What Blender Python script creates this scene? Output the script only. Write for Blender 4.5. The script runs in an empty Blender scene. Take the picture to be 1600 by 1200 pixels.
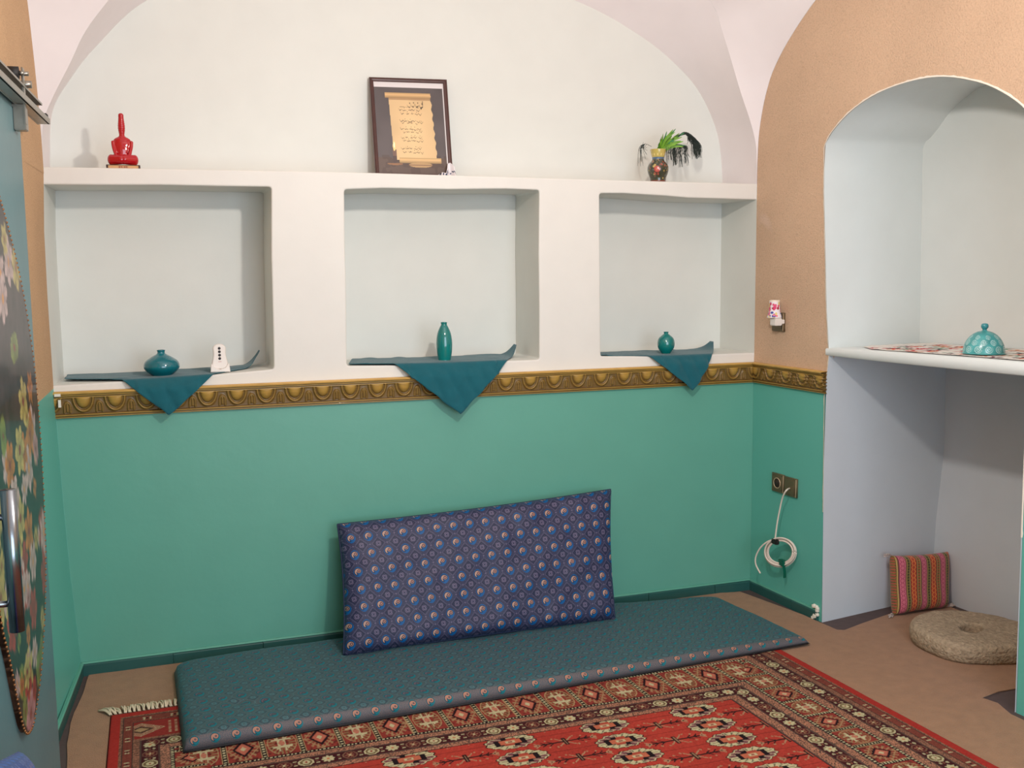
import bpy, bmesh, math, random
import numpy as np
from mathutils import Vector, Matrix
R = math.radians
random.seed(7); rng = np.random.default_rng(7)
scene = bpy.context.scene
C = scene.collection

# ------------------------------------------------------------------ camera
CAM = np.array([0.3543, -3.9969, 1.5]); F_PX = 1589.67
_y, _p, _r = R(-19.1677), R(-6.4829), R(-0.5838)
_f = np.array([-math.sin(_y)*math.cos(_p), math.cos(_y)*math.cos(_p), math.sin(_p)])
_R = np.cross(_f, [0, 0, 1]); _R /= np.linalg.norm(_R); _U = np.cross(_R, _f)
_R2 = _R*math.cos(_r) + _U*math.sin(_r); _U2 = -_R*math.sin(_r) + _U*math.cos(_r)
cd = bpy.data.cameras.new('camera'); cam = bpy.data.objects.new('camera', cd); C.objects.link(cam)
cd.sensor_width = 36; cd.lens = F_PX*36/1600; cd.clip_start = .02
cam.matrix_world = Matrix(((_R2[0], _U2[0], -_f[0], CAM[0]), (_R2[1], _U2[1], -_f[1], CAM[1]), (_R2[2], _U2[2], -_f[2], CAM[2]), (0, 0, 0, 1)))
scene.camera = cam

# ------------------------------------------------------------------ world, lights, exposure
w = bpy.data.worlds.new('world'); scene.world = w; w.use_nodes = True
w.node_tree.nodes['Background'].inputs[0].default_value = (.55, .68, .85, 1)
w.node_tree.nodes['Background'].inputs[1].default_value = 1.0
scene.view_settings.view_transform = 'Standard'; scene.view_settings.look = 'None'
scene.view_settings.gamma = 1; scene.view_settings.use_curve_mapping = False
scene.view_settings.exposure = -0.13

def light(name, kind, loc, power, col, size=.1, rot=None, sy=None):
    l = bpy.data.lights.new(name, kind); l.energy = power; l.color = col
    if kind == 'AREA':
        l.shape = 'RECTANGLE'; l.size = size; l.size_y = sy or size
    else: l.shadow_soft_size = size
    o = bpy.data.objects.new(name, l); C.objects.link(o); o.location = loc
    if rot: o.rotation_euler = rot
    return o
LAMP = (1.42, -2.05, 2.30)
light('ceiling_bulb_light', 'POINT', LAMP, 84, (1.0, .93, .86), .05)
# daylight through the doorway and window of the wall behind the camera
light('window_daylight', 'AREA', (1.55, -4.62, 1.45), 70, (.74, .87, 1.0), 2.2, (R(90), 0, 0), 1.9)

# ------------------------------------------------------------------ pixel -> plane helpers (photograph 1600x1200)
def ray(x, y): return _f + _R2*(x-800)/F_PX - _U2*(y-600)/F_PX
def onpl(x, y, p0, n):
    v = ray(x, y); n = np.array(n, float); t = (np.array(p0)-CAM) @ n/(v @ n); return CAM + v*t
W = 2.9116; aR = R(4.0844); aL = R(2.3958)
nR = np.array([math.cos(aR), math.sin(aR), 0]); dR = np.array([math.sin(aR), -math.cos(aR), 0])
nL = np.array([math.cos(aL), -math.sin(aL), 0]); dL = np.array([-math.sin(aL), -math.cos(aL), 0])
def back(x, y, Y=0): return onpl(x, y, (0, Y, 0), (0, 1, 0))
def flr(x, y, z=0): return onpl(x, y, (0, 0, z), (0, 0, 1))
def RW(s, z, o=0):      # point on the right wall, s metres from the corner toward the room, o into the wall
    p = np.array([W, 0, 0]) + dR*s + nR*o; return (p[0], p[1], z)
def LWp(s, z, o=0):     # left wall, o into the room
    p = dL*s + nL*o; return (p[0], p[1], z)
def r_sz(x, y, o=0):
    p = onpl(x, y, np.array([W, 0, 0]) + nR*o, nR); return (float((p-np.array([W, 0, 0])) @ dR), float(p[2]))

# ------------------------------------------------------------------ material helpers
def lin(c):
    out = []
    for v in c[:3]:
        v = v/255.; out.append(v/12.92 if v <= .04045 else ((v+.055)/1.055)**2.4)
    return tuple(out)
def mat(name, col, rough=.6, metal=0., spec=.5, bump=0., bscale=60., var=0., vscale=8., coat=0., sheen=0.):
    m = bpy.data.materials.new(name); m.use_nodes = True; nt = m.node_tree; b = nt.nodes['Principled BSDF']
    c = (*lin(col), 1)
    b.inputs['Base Color'].default_value = c; b.inputs['Roughness'].default_value = rough
    b.inputs['Metallic'].default_value = metal; b.inputs['Specular IOR Level'].default_value = spec
    b.inputs['Coat Weight'].default_value = coat; b.inputs['Sheen Weight'].default_value = sheen
    if var or bump:
        tc = nt.nodes.new('ShaderNodeTexCoord')
    if var:
        n = nt.nodes.new('ShaderNodeTexNoise'); n.inputs['Scale'].default_value = vscale; n.inputs['Detail'].default_value = 5
        nt.links.new(tc.outputs['Object'], n.inputs['Vector'])
        r = nt.nodes.new('ShaderNodeMapRange'); r.inputs[1].default_value = .3; r.inputs[2].default_value = .7
        r.inputs[3].default_value = 1-var; r.inputs[4].default_value = 1+var*.6
        nt.links.new(n.outputs[0], r.inputs[0])
        mx = nt.nodes.new('ShaderNodeVectorMath'); mx.operation = 'SCALE'; mx.inputs[0].default_value = c[:3]
        nt.links.new(r.outputs[0], mx.inputs['Scale']); nt.links.new(mx.outputs[0], b.inputs['Base Color'])
    if bump:
        n2 = nt.nodes.new('ShaderNodeTexNoise'); n2.inputs['Scale'].default_value = bscale; n2.inputs['Detail'].default_value = 4
        nt.links.new(tc.outputs['Object'], n2.inputs['Vector'])
        bp = nt.nodes.new('ShaderNodeBump'); bp.inputs['Strength'].default_value = bump; bp.inputs['Distance'].default_value = .01
        nt.links.new(n2.outputs[0], bp.inputs['Height']); nt.links.new(bp.outputs[0], b.inputs['Normal'])
    return m
def vmat(name, rough=.8, bump=0., bscale=300., spec=.3, coat=0., sheen=0.):
    m = mat(name, (200, 200, 200), rough, 0, spec, bump, bscale, coat=coat, sheen=sheen)
    a = m.node_tree.nodes.new('ShaderNodeAttribute'); a.attribute_name = 'col'
    m.node_tree.links.new(a.outputs['Color'], m.node_tree.nodes['Principled BSDF'].inputs['Base Color'])
    return m

class E:      # tiny expression compiler: arithmetic on sockets becomes Math nodes
    nt = None
    def __init__(s, v): s.v = v
    @staticmethod
    def op(o, *a, clamp=False):
        n = E.nt.nodes.new('ShaderNodeMath'); n.operation = o; n.use_clamp = clamp
        for i, x in enumerate(a):
            x = x.v if isinstance(x, E) else x
            if isinstance(x, (int, float)): n.inputs[i].default_value = x
            else: E.nt.links.new(x, n.inputs[i])
        return E(n.outputs[0])
    def __add__(a, b): return E.op('ADD', a, b)
    __radd__ = __add__
    def __sub__(a, b): return E.op('SUBTRACT', a, b)
    def __rsub__(a, b): return E.op('SUBTRACT', b, a)
    def __mul__(a, b): return E.op('MULTIPLY', a, b)
    __rmul__ = __mul__
    def __lt__(a, b): return E.op('LESS_THAN', a, b)
    def __gt__(a, b): return E.op('GREATER_THAN', a, b)
    def abs(a): return E.op('ABSOLUTE', a)
    def fract(a): return E.op('FRACT', a)
    def floor(a): return E.op('FLOOR', a)
def elen(x, y): return E.op('SQRT', x*x + y*y)
def mixc(f, a, b):    # colours: tuples (srgb 0-255) or sockets
    n = E.nt.nodes.new('ShaderNodeMix'); n.data_type = 'RGBA'
    E.nt.links.new(f.v, n.inputs[0])
    for i, x in ((6, a), (7, b)):
        if isinstance(x, tuple): n.inputs[i].default_value = (*lin(x), 1)
        else: E.nt.links.new(x, n.inputs[i])
    return n.outputs[2]

# ------------------------------------------------------------------ mesh helpers
def mk(name, v, f, m=None, parent=None, smooth=False, cols=None, uv=None):
    me = bpy.data.meshes.new(name); me.from_pydata([tuple(map(float, p)) for p in v], [], [tuple(map(int, q)) for q in f]); me.update()
    return fin(name, me, m, parent, smooth, cols, uv)
def fin(name, me, m, parent=None, smooth=False, cols=None, uv=None):
    if isinstance(m, (list, tuple)):
        for x in m: me.materials.append(x)
    elif m: me.materials.append(m)
    if smooth: me.polygons.foreach_set('use_smooth', [True]*len(me.polygons))
    if cols is not None:
        a = me.color_attributes.new('col', 'FLOAT_COLOR', 'POINT')
        cc = np.ones((len(me.vertices), 4), np.float32); cc[:, :3] = cols; a.data.foreach_set('color', cc.ravel())
    if uv is not None:
        l = me.uv_layers.new(name='UVMap'); vi = np.zeros(len(me.loops), np.int32); me.loops.foreach_get('vertex_index', vi)
        l.data.foreach_set('uv', np.asarray(uv, np.float32)[vi].ravel())
    o = bpy.data.objects.new(name, me); C.objects.link(o)
    if parent: o.parent = parent; o.matrix_parent_inverse = parent.matrix_world.inverted()
    return o
def grid_mesh(name, P, m, parent=None, cols=None, uv=None, smooth=True, wrap=False, flip=False):
    """P: (n, k, 3) array of points, quads between neighbours."""
    n, k = P.shape[:2]
    i, j = np.meshgrid(np.arange(n-1), np.arange(k if wrap else k-1), indexing='ij')
    j2 = (j+1) % k
    q = np.stack([i*k+j, (i+1)*k+j, (i+1)*k+j2, i*k+j2], -1).reshape(-1, 4)
    if flip: q = q[:, ::-1]
    me = bpy.data.meshes.new(name); nq = len(q)
    me.vertices.add(n*k); me.vertices.foreach_set('co', P.reshape(-1, 3).astype(np.float32).ravel())
    me.loops.add(nq*4); me.loops.foreach_set('vertex_index', q.astype(np.int32).ravel())
    me.polygons.add(nq); me.polygons.foreach_set('loop_start', np.arange(0, nq*4, 4, dtype=np.int32))
    me.update(calc_edges=True)
    c2 = None if cols is None else np.asarray(cols).reshape(-1, 3)
    u2 = None if uv is None else np.asarray(uv).reshape(-1, 2)
    return fin(name, me, m, parent, smooth, c2, u2)
def from_bm(name, bm, m, parent=None, smooth=False):
    me = bpy.data.meshes.new(name); bmesh.ops.recalc_face_normals(bm, faces=bm.faces); bm.to_mesh(me); bm.free()
    return fin(name, me, m, parent, smooth)
def box(bm, lo, hi, M=None, bev=0.):
    v = [Vector((x, y, z)) for x in (lo[0], hi[0]) for y in (lo[1], hi[1]) for z in (lo[2], hi[2])]
    vs = [bm.verts.new(M @ p if M else p) for p in v]
    fs = [bm.faces.new([vs[i] for i in f]) for f in ((0, 1, 3, 2), (4, 6, 7, 5), (0, 4, 5, 1), (2, 3, 7, 6), (0, 2, 6, 4), (1, 5, 7, 3))]
    if bev:
        es = list({e for f in fs for e in f.edges})
        bmesh.ops.bevel(bm, geom=es, offset=bev, segments=2, affect='EDGES')
def tube_mesh(name, pts, r, m, parent=None, n=8, rs=None):
    P = np.array(pts, float); k = len(P); T = np.gradient(P, axis=0); T /= np.linalg.norm(T, axis=1)[:, None]
    up = np.array([0, 0, 1.]) if abs(T[0][2]) < .9 else np.array([1., 0, 0])
    out = []
    for i in range(k):
        a = np.cross(T[i], up); a /= np.linalg.norm(a)+1e-9; b = np.cross(T[i], a); up = -b if np.dot(-b, up) > 0 else b
        rr = rs[i] if rs is not None else r
        out.append([P[i] + rr*(math.cos(t)*a + math.sin(t)*b) for t in np.linspace(0, 2*math.pi, n, endpoint=False)])
    v = [p for ring in out for p in ring]; f = []
    for i in range(k-1):
        for j in range(n): f.append((i*n+j, i*n+(j+1) % n, (i+1)*n+(j+1) % n, (i+1)*n+j))
    f.append(tuple(range(n))[::-1]); f.append(tuple((k-1)*n+j for j in range(n)))
    if name is None: return v, f
    return mk(name, v, f, m, parent, True)
def join_vf(parts):
    v, f = [], []
    for a, b in parts:
        o = len(v); v += list(a); f += [tuple(i+o for i in q) for q in b]
    return v, f
def spline(pts, n=8, closed=False):
    P = [np.array(p, float) for p in pts]; k = len(P); out = []
    rngk = range(k if closed else k-1)
    for i in rngk:
        g = (lambda j: P[j % k]) if closed else (lambda j: P[min(max(j, 0), k-1)])
        p0, p1, p2, p3 = g(i-1), g(i), g(i+1), g(i+2)
        for t in np.linspace(0, 1, n, endpoint=False):
            out.append(.5*((2*p1)+(-p0+p2)*t+(2*p0-5*p1+4*p2-p3)*t*t+(-p0+3*p1-3*p2+p3)*t**3))
    if not closed: out.append(P[-1])
    return np.array(out)
def lathe(name, prof, m, parent=None, n=40, loc=(0, 0, 0), sx=1, sy=1, cols=None, sub=5):
    p = spline(prof, sub); a = np.linspace(0, 2*math.pi, n, endpoint=False)
    P = np.stack([loc[0]+sx*p[:, 0][:, None]*np.cos(a)[None], loc[1]+sy*p[:, 0][:, None]*np.sin(a)[None], loc[2]+p[:, 1][:, None]+0*a[None]], -1)
    c = cols(P, a, p) if cols else None
    return grid_mesh(name, P, m, parent, cols=c, wrap=True, flip=True)
def tag(o, label=None, cat=None, group=None, kind=None):
    if label: o['label'] = label
    if cat: o['category'] = cat
    if group: o['group'] = group
    if kind: o['kind'] = kind
    return o
def empty(name, loc, label=None, cat=None, group=None, kind=None):
    o = bpy.data.objects.new(name, None); C.objects.link(o); o.location = tuple(map(float, loc)); o.empty_display_size = .05
    o.matrix_world = Matrix.Translation(Vector(tuple(map(float, loc))))
    return tag(o, label, cat, group, kind)
def vnoise(x, y, s=1., seed=0):      # cheap smooth value noise on arrays
    x = x*s+seed*17.3; y = y*s+seed*9.1; xi = np.floor(x); yi = np.floor(y); fx = x-xi; fy = y-yi
    fx = fx*fx*(3-2*fx); fy = fy*fy*(3-2*fy)
    def h(a, b): v = np.sin(a*127.1+b*311.7+seed*7.7)*43758.5453; return v-np.floor(v)
    return (h(xi, yi)*(1-fx)+h(xi+1, yi)*fx)*(1-fy)+(h(xi, yi+1)*(1-fx)+h(xi+1, yi+1)*fx)*fy
def slab(name, outline, holes, thick, bev, M, m, parent=None, res=1):
    """plane-with-holes as a filled 2-D curve with thickness and softened edges, placed by matrix M, turned to mesh"""
    cu = bpy.data.curves.new(name+'_c', 'CURVE'); cu.dimensions = '2D'; cu.fill_mode = 'BOTH'
    cu.extrude = max(thick/2-bev, .0005); cu.bevel_depth = bev; cu.bevel_resolution = 2; cu.offset = -bev
    for pts in [outline]+holes:
        sp = cu.splines.new('POLY'); sp.points.add(len(pts)-1); sp.use_cyclic_u = True
        for q, p in zip(sp.points, pts): q.co = (p[0], p[1], 0, 1)
    t = bpy.data.objects.new('tmp', cu); C.objects.link(t); dg = bpy.context.evaluated_depsgraph_get(); dg.update()
    me = bpy.data.meshes.new_from_object(t.evaluated_get(dg)); C.objects.unlink(t); bpy.data.objects.remove(t)
    me.materials.clear(); me.transform(M)
    return fin(name, me, m, parent, False)

# ================================================================== materials
M_frame = mat('warm_white_paint', (228, 225, 218), .55, bump=.10, bscale=14, var=.02)
M_niche = mat('pale_grey_green_paint', (223, 224, 217), .55, bump=.10, bscale=14, var=.02)
M_vault = mat('pinkish_white_plaster', (236, 228, 228), .6, bump=.10, bscale=10, var=.02)
M_teal = mat('teal_wall_paint', (100, 167, 148), .42, bump=.10, bscale=18, var=.03, vscale=5)
M_skirt = mat('dark_teal_tile', (40, 88, 84), .4, var=.06)
M_skirt_top = mat('teal_painted_lip', (92, 160, 140), .5)
M_jamb = mat('cool_white_paint', (222, 227, 225), .55, bump=.08, bscale=14, var=.02)
M_recess = mat('white_paint_cool_shade', (210, 215, 220), .55, bump=.08, bscale=14, var=.02)  # niche white again, with the cool shade under the shelf mixed in
M_chip = mat('bare_white_plaster', (235, 225, 210), .8)
def clay(name, col, var, z0):      # straw-clay plaster above, teal dado below z0
    m = mat(name, col, .85, spec=.2); nt = m.node_tree; b = nt.nodes['Principled BSDF']
    tc = nt.nodes.new('ShaderNodeTexCoord'); n = nt.nodes.new('ShaderNodeTexNoise'); n.inputs['Scale'].default_value = 170; n.inputs['Detail'].default_value = 3
    n3 = nt.nodes.new('ShaderNodeTexNoise'); n3.inputs['Scale'].default_value = 3.2; n3.inputs['Detail'].default_value = 6
    for q in (n, n3): nt.links.new(tc.outputs['Object'], q.inputs['Vector'])
    r = nt.nodes.new('ShaderNodeValToRGB'); r.color_ramp.elements[0].position = .28; r.color_ramp.elements[1].position = .5
    r.color_ramp.elements[0].color = (*lin(tuple(c*.93 for c in col)), 1); r.color_ramp.elements[1].color = (*lin(col), 1)
    e = r.color_ramp.elements.new(.8); e.color = (*lin(tuple(min(255, c*1.025) for c in col)), 1)
    nt.links.new(n.outputs[0], r.inputs[0])
    r3 = nt.nodes.new('ShaderNodeMapRange'); r3.inputs[1].default_value = .35; r3.inputs[2].default_value = .7; r3.inputs[3].default_value = 1.0; r3.inputs[4].default_value = .9
    nt.links.new(n3.outputs[0], r3.inputs[0])
    mu = nt.nodes.new('ShaderNodeVectorMath'); mu.operation = 'SCALE'; nt.links.new(r.outputs[0], mu.inputs[0]); nt.links.new(r3.outputs[0], mu.inputs['Scale'])
    # a few whitish scuffs
    n4 = nt.nodes.new('ShaderNodeTexNoise'); n4.inputs['Scale'].default_value = 5; n4.inputs['Detail'].default_value = 2
    nt.links.new(tc.outputs['Object'], n4.inputs['Vector'])
    r4 = nt.nodes.new('ShaderNodeMapRange'); r4.inputs[1].default_value = .68; r4.inputs[2].default_value = .8; r4.inputs[3].default_value = 0; r4.inputs[4].default_value = .5
    nt.links.new(n4.outputs[0], r4.inputs[0])
    m4 = nt.nodes.new('ShaderNodeMix'); m4.data_type = 'RGBA'; nt.links.new(r4.outputs[0], m4.inputs[0]); nt.links.new(mu.outputs[0], m4.inputs[6]); m4.inputs[7].default_value = (*lin((225, 200, 185)), 1)
    sx = nt.nodes.new('ShaderNodeSeparateXYZ'); nt.links.new(tc.outputs['Object'], sx.inputs[0])
    lt = nt.nodes.new('ShaderNodeMath'); lt.operation = 'LESS_THAN'; nt.links.new(sx.outputs[2], lt.inputs[0]); lt.inputs[1].default_value = z0
    mx = nt.nodes.new('ShaderNodeMix'); mx.data_type = 'RGBA'; nt.links.new(lt.outputs[0], mx.inputs[0]); nt.links.new(m4.outputs[2], mx.inputs[6]); mx.inputs[7].default_value = (*lin((102, 182, 167)), 1)
    nt.links.new(mx.outputs[2], b.inputs['Base Color'])
    mr = nt.nodes.new('ShaderNodeMapRange'); nt.links.new(lt.outputs[0], mr.inputs[0]); mr.inputs[3].default_value = .85; mr.inputs[4].default_value = .42
    nt.links.new(mr.outputs[0], b.inputs['Roughness'])
    bp = nt.nodes.new('ShaderNodeBump'); bp.inputs['Distance'].default_value = .004
    inv = nt.nodes.new('ShaderNodeMath'); inv.operation = 'SUBTRACT'; inv.inputs[0].default_value = .62; nt.links.new(lt.outputs[0], inv.inputs[1]); inv.use_clamp = True
    nt.links.new(inv.outputs[0], bp.inputs['Strength']); nt.links.new(n.outputs[0], bp.inputs['Height']); nt.links.new(bp.outputs[0], b.inputs['Normal'])
    return m
M_clayR = clay('straw_clay_plaster', (212, 179, 150), .1, 1.02)
M_clayL = clay('straw_clay_plaster_left', (204, 166, 128), .1, 1.085)
M_felt = mat('brown_felt', (160, 118, 86), .95, spec=.1, bump=.5, bscale=260, var=.10, vscale=22, sheen=.2)
M_dark = mat('dark_brown_floor', (84, 68, 66), .7, var=.12, vscale=30)

# ================================================================== the setting
YB = 0.30; L = 4.7
struct = lambda o: tag(o, kind='structure')
# floor + felt covering
struct(mk('floor', [(-.5, .6, 0), (4.4, .6, 0), (4.4, -L-.3, 0), (-.5, -L-.3, 0)], [(3, 2, 1, 0)], M_dark))
def wob(a, b, n, amp, seed):      # wavy line between two floor points
    a, b = np.array(a), np.array(b); t = np.linspace(0, 1, n, endpoint=False)[:, None]; p = a+(b-a)*t
    d = (b-a)/np.linalg.norm(b-a); nn = np.array([-d[1], d[0]])
    return [tuple(q+nn*amp*(vnoise(np.array(i*.7), np.array(0.), 1, seed)-.5)) for i, q in enumerate(p)]
ol = []
ol += wob((.035, -L), (.031, -.759), 10, .01, 1) + wob((.031, -.759), (.022, -.35), 5, .02, 2) + wob((.022, -.35), (.05, -.016), 6, .015, 3)
ol += wob((.05, -.016), (.35, -.01), 6, .012, 4) + wob((.35, -.01), (2.75, -.012), 10, .005, 5) + wob((2.75, -.012), (2.87, -.035), 4, .01, 6)
ol += [(2.862, -.12), (2.925, -.40), (2.93, -.47), (2.945, -.60), (2.97, -.615), (3.087, -.575), (3.345, -.497), (3.58, -.45), (3.60, -.9), (3.66, -1.30), (3.171, -1.315),
       (3.087, -1.313), (2.995, -1.335), (3.012, -1.387), (2.985, -1.47), (3.02, -1.9), (3.2, -L)]
slab('felt_covering', ol, [], .004, .001, Matrix.Translation((0, 0, .0025)), M_felt)
struct(bpy.data.objects['felt_covering'])

# back wall: one solid plane behind, slab with three openings in front
CL = [(64, 263), (74, 460), (84, 612), (100, 800), (110, 900), (127, 1038), (126, 1056)]
corner = [(float(back(*p)[0]), float(back(*p)[2])) for p in CL]      # the leaning left corner x(z)
def cx(z): zs = [c[1] for c in corner][::-1]; xs = [c[0] for c in corner][::-1]; return float(np.interp(z, zs, xs))
wb = struct(slab('wall_back', [(-.35, -.1), (3.3, -.1), (3.3, .985), (-.35, .985)], [], .30, .001, Matrix(((1, 0, 0, 0), (0, 0, -1, .151), (0, 1, 0, 0), (0, 0, 0, 1))), M_teal))
def bx(px): return [(float(back(*p)[0]), float(back(*p)[2])) for p in px]
def round_poly(pts, r=.012):
    out = []; k = len(pts)
    for i in range(k):
        p = np.array(pts[i]); a = np.array(pts[i-1]); b = np.array(pts[(i+1) % k])
        da = a-p; db = b-p; la, lb = np.linalg.norm(da), np.linalg.norm(db)
        cosang = da@db/(la*lb)
        if cosang > -.5 and min(la, lb) > 2.2*r:
            for t in (0, .25, .5, .75, 1): out.append(tuple((1-t)**2*(p+da/la*r)+2*t*(1-t)*p+t*t*(p+db/lb*r)))
        else: out.append(tuple(p))
    return out
n1 = round_poly([(-.2, 1.81)] + bx([(150, 289), (250, 289), (350, 291), (424, 292), (424, 330), (424, 400), (427, 520), (428, 577), (330, 586), (250, 592)]) + [(-.2, 1.09)])
n2 = round_poly(bx([(538, 296), (600, 294), (700, 296), (790, 295), (843, 297), (842, 400), (843, 480), (843, 562), (700, 568), (620, 571), (542, 572), (541, 450), (539, 380)]))
n3 = round_poly(bx([(937, 302), (975, 302), (1040, 306), (1075, 309), (1182, 312)]) + [(3.08, 1.79), (3.08, 1.108)] + bx([(1060, 556), (939, 557), (938, 430)]))
top = [(3.3, 1.862), (2.2, 1.868), (1.0, 1.878), (-.35, 1.872)]
MB = Matrix(((1, 0, 0, 0), (0, 0, -1, YB/2), (0, 1, 0, 0), (0, 0, 0, 1)))
nf = slab('niche_frame', [(-.35, .986), (3.3, .986)]+top, [n1, n2, n3], YB-.002, .006, MB, M_frame, wb)
nf.data.polygons.foreach_set('use_smooth', [False]*len(nf.data.polygons))
# reveals are painted the paler tone: faces whose normal is not along y
nf.data.materials.append(M_niche)
for p in nf.data.polygons:
    if abs(p.normal.y) < .6 and p.center.z < 1.84 and p.center.y > .012: p.material_index = 1
mk('recess_back', [(-.35, YB, .9), (3.4, YB, .9), (3.4, YB, 3.4), (-.35, YB, 3.4)], [(0, 1, 2, 3)], M_niche, wb)

mk('right_reveal', [(2.9116, -.001, 1.09), (2.9116, YB, 1.09), (2.9116, YB, 1.868), (2.9116, -.001, 1.862)], [(0, 1, 2, 3)], M_niche, wb)
# vault: wall arches, soffit of the back lunette, pendentives, crown
ZA = 3.12
def resamp(pts, zs):      # points (.., z increasing) -> at heights zs
    P = np.array(pts, float); z = P[:, 2]; return np.stack([np.interp(zs, z, P[:, 0]), np.interp(zs, z, P[:, 1]), zs], -1)
def sm(pts): return spline(pts, 6)
Cl = sm([(-.006, 0, 1.85), (.0, 0, 1.96), (.012, 0, 2.04), (.044, 0, 2.115), (.108, 0, 2.238), (.161, 0, 2.345), (.245, 0, 2.46), (.42, 0, 2.67), (.75, 0, 2.92), (1.1, 0, 3.07), (1.45, 0, ZA)])
Cr = sm([(2.910, 0, 1.85), (2.908, 0, 1.96), (2.902, 0, 2.04), (2.871, 0, 2.14), (2.82, 0, 2.262), (2.733, 0, 2.493), (2.662, 0, 2.638), (2.45, 0, 2.82), (2.15, 0, 2.97), (1.8, 0, 3.08), (1.45, 0, ZA)])
Ll = sm([(-.006, YB, 1.85), (.0, YB, 1.96), (.017, YB, 2.111), (.086, YB, 2.232), (.182, YB, 2.356), (.375, YB, 2.542), (.7, YB, 2.68), (1.05, YB, 2.75), (1.4, YB, 2.77)])
Lr = sm([(2.912, YB, 1.85), (2.910, YB, 1.96), (2.881, YB, 2.128), (2.79, YB, 2.3), (2.662, YB, 2.424), (2.479, YB, 2.541), (2.2, YB, 2.66), (1.8, YB, 2.75), (1.4, YB, 2.77)])
def by_arc(P, n):
    d = np.r_[0, np.cumsum(np.linalg.norm(np.diff(P, axis=0), axis=1))]; t = np.linspace(0, d[-1], n)
    return np.stack([np.interp(t, d, P[:, i]) for i in range(3)], -1)
N = 60
for nm, c, l in (('soffit_left', Cl, Ll), ('soffit_right', Cr, Lr)):
    a, b = by_arc(c, N), by_arc(l, N)
    a = np.vstack([a[:1]*[1, 1, 0]+[0, 0, 1.80], a]); b = np.vstack([b[:1]*[1, 1, 0]+[0, 0, 1.80], b])
    t = np.linspace(0, 1, 6)[None, :, None]
    grid_mesh('soffit', a[:, None]*(1-t)+b[:, None]*t, M_vault, wb)
zs = np.concatenate([np.linspace(1.85, 2.7, 40), np.linspace(2.7, ZA, 22)[1:]])
sR = [(0.0, 1.85), (.0005, 1.96), (.007, 2.07), (.027, 2.17), (.058, 2.26), (.105, 2.345), (.20, 2.445), (.365, 2.57), (.7, 2.78), (1.1, 2.95), (1.7, 3.08), (2.35, ZA)]
DR = sm([RW(s, z) for s, z in sR])
sL = [(0.0, 1.85), (.005, 1.93), (.02, 2.05), (.05, 2.17), (.085, 2.27), (.15, 2.42), (.28, 2.6), (.6, 2.82), (1.1, 2.98), (1.7, 3.08), (2.35, ZA)]
DL = sm([LWp(s, z) for s, z in sL])
vault = empty('ceiling', (1.45, -2.35, ZA), kind='structure')
def mono(P):
    P = P.copy(); P[:, 2] = np.maximum.accumulate(P[:, 2]+np.arange(len(P))*1e-6); return P
def pend(a, b, front=False, name='pendentive'):
    A, B = resamp(mono(a), zs), resamp(mono(b), zs)
    if front:
        A = A.copy(); B = B.copy()
        A[:, 1] = -2*2.35-A[:, 1]; B[:, 1] = -2*2.35-B[:, 1]
        sgn = 1 if A[0, 0] > 1.4 else -1
        B[:, 0] += np.interp(-B[:, 1], [2.35, 4.7], [0, math.tan(aR if sgn > 0 else aL)*4.7*sgn])*1.0
        A[:, 0] += (.335 if sgn > 0 else -.196)*np.abs(A[:, 0]-1.45)/1.46
    t = np.linspace(0, 1, 12)[None, :, None]
    return grid_mesh(name, A[:, None]*(1-t)+B[:, None]*t, M_vault, vault)
pend(Cl, DL); pend(Cr, DR); pend(Cl, DL, True); pend(Cr, DR, True)
mk('crown', [(1.45, .02, ZA), (3.3, -2.35, ZA), (1.45, -4.75, ZA), (-.4, -2.35, ZA)], [(0, 1, 2, 3)], M_vault, vault)

# left wall (clay above, teal below) following the leaning corner
zz = [-.02, .02, .05, .2, .39, .63, .85, 1.0, 1.075, 1.2, 1.42, 1.65, 1.868]
rows = []
for z in zz:
    c0 = cx(z)
    rows.append([((c0 if z < 1.8 else 0)*(1-min(1, max(0, s)/.6))-s*math.sin(aL)+(0 if s else 0), -s*math.cos(aL), z) for s in (-.30, 0, .05, .2, .4, .6, 1.2, 2.4, 4.8)])
rowsA = np.array(rows)
wl = struct(grid_mesh('wall_left', rowsA[:, 1:], M_clayL, smooth=False, flip=False))
grid_mesh('niche_reveal', rowsA[:, :2][[-6, -5, -4, -3, -2, -1]], M_niche, wb, smooth=False)
# upper tympanum of left wall below its arch
def tymp(D, side):
    zl = zs; A = resamp(mono(D), zl); v = []; 
    far = (lambda s, z: LWp(s, z)) if side == 'L' else (lambda s, z: RW(s, z))
    P = np.stack([A, np.array([far(2.35, z) for z in zl])], 1)
    return P
grid_mesh('tympanum', tymp(DL, 'L'), M_clayL, wl, smooth=False)
A2 = tymp(DL, 'L').copy(); A2[:, 1] = [LWp(2.35, z) for z in zs]; A2[:, 0] = [LWp(4.7-(-p[1]/math.cos(aL)), p[2]) for p in tymp(DL, 'L')[:, 0]]
grid_mesh('tympanum', A2, M_clayL, wl, smooth=False)

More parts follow.
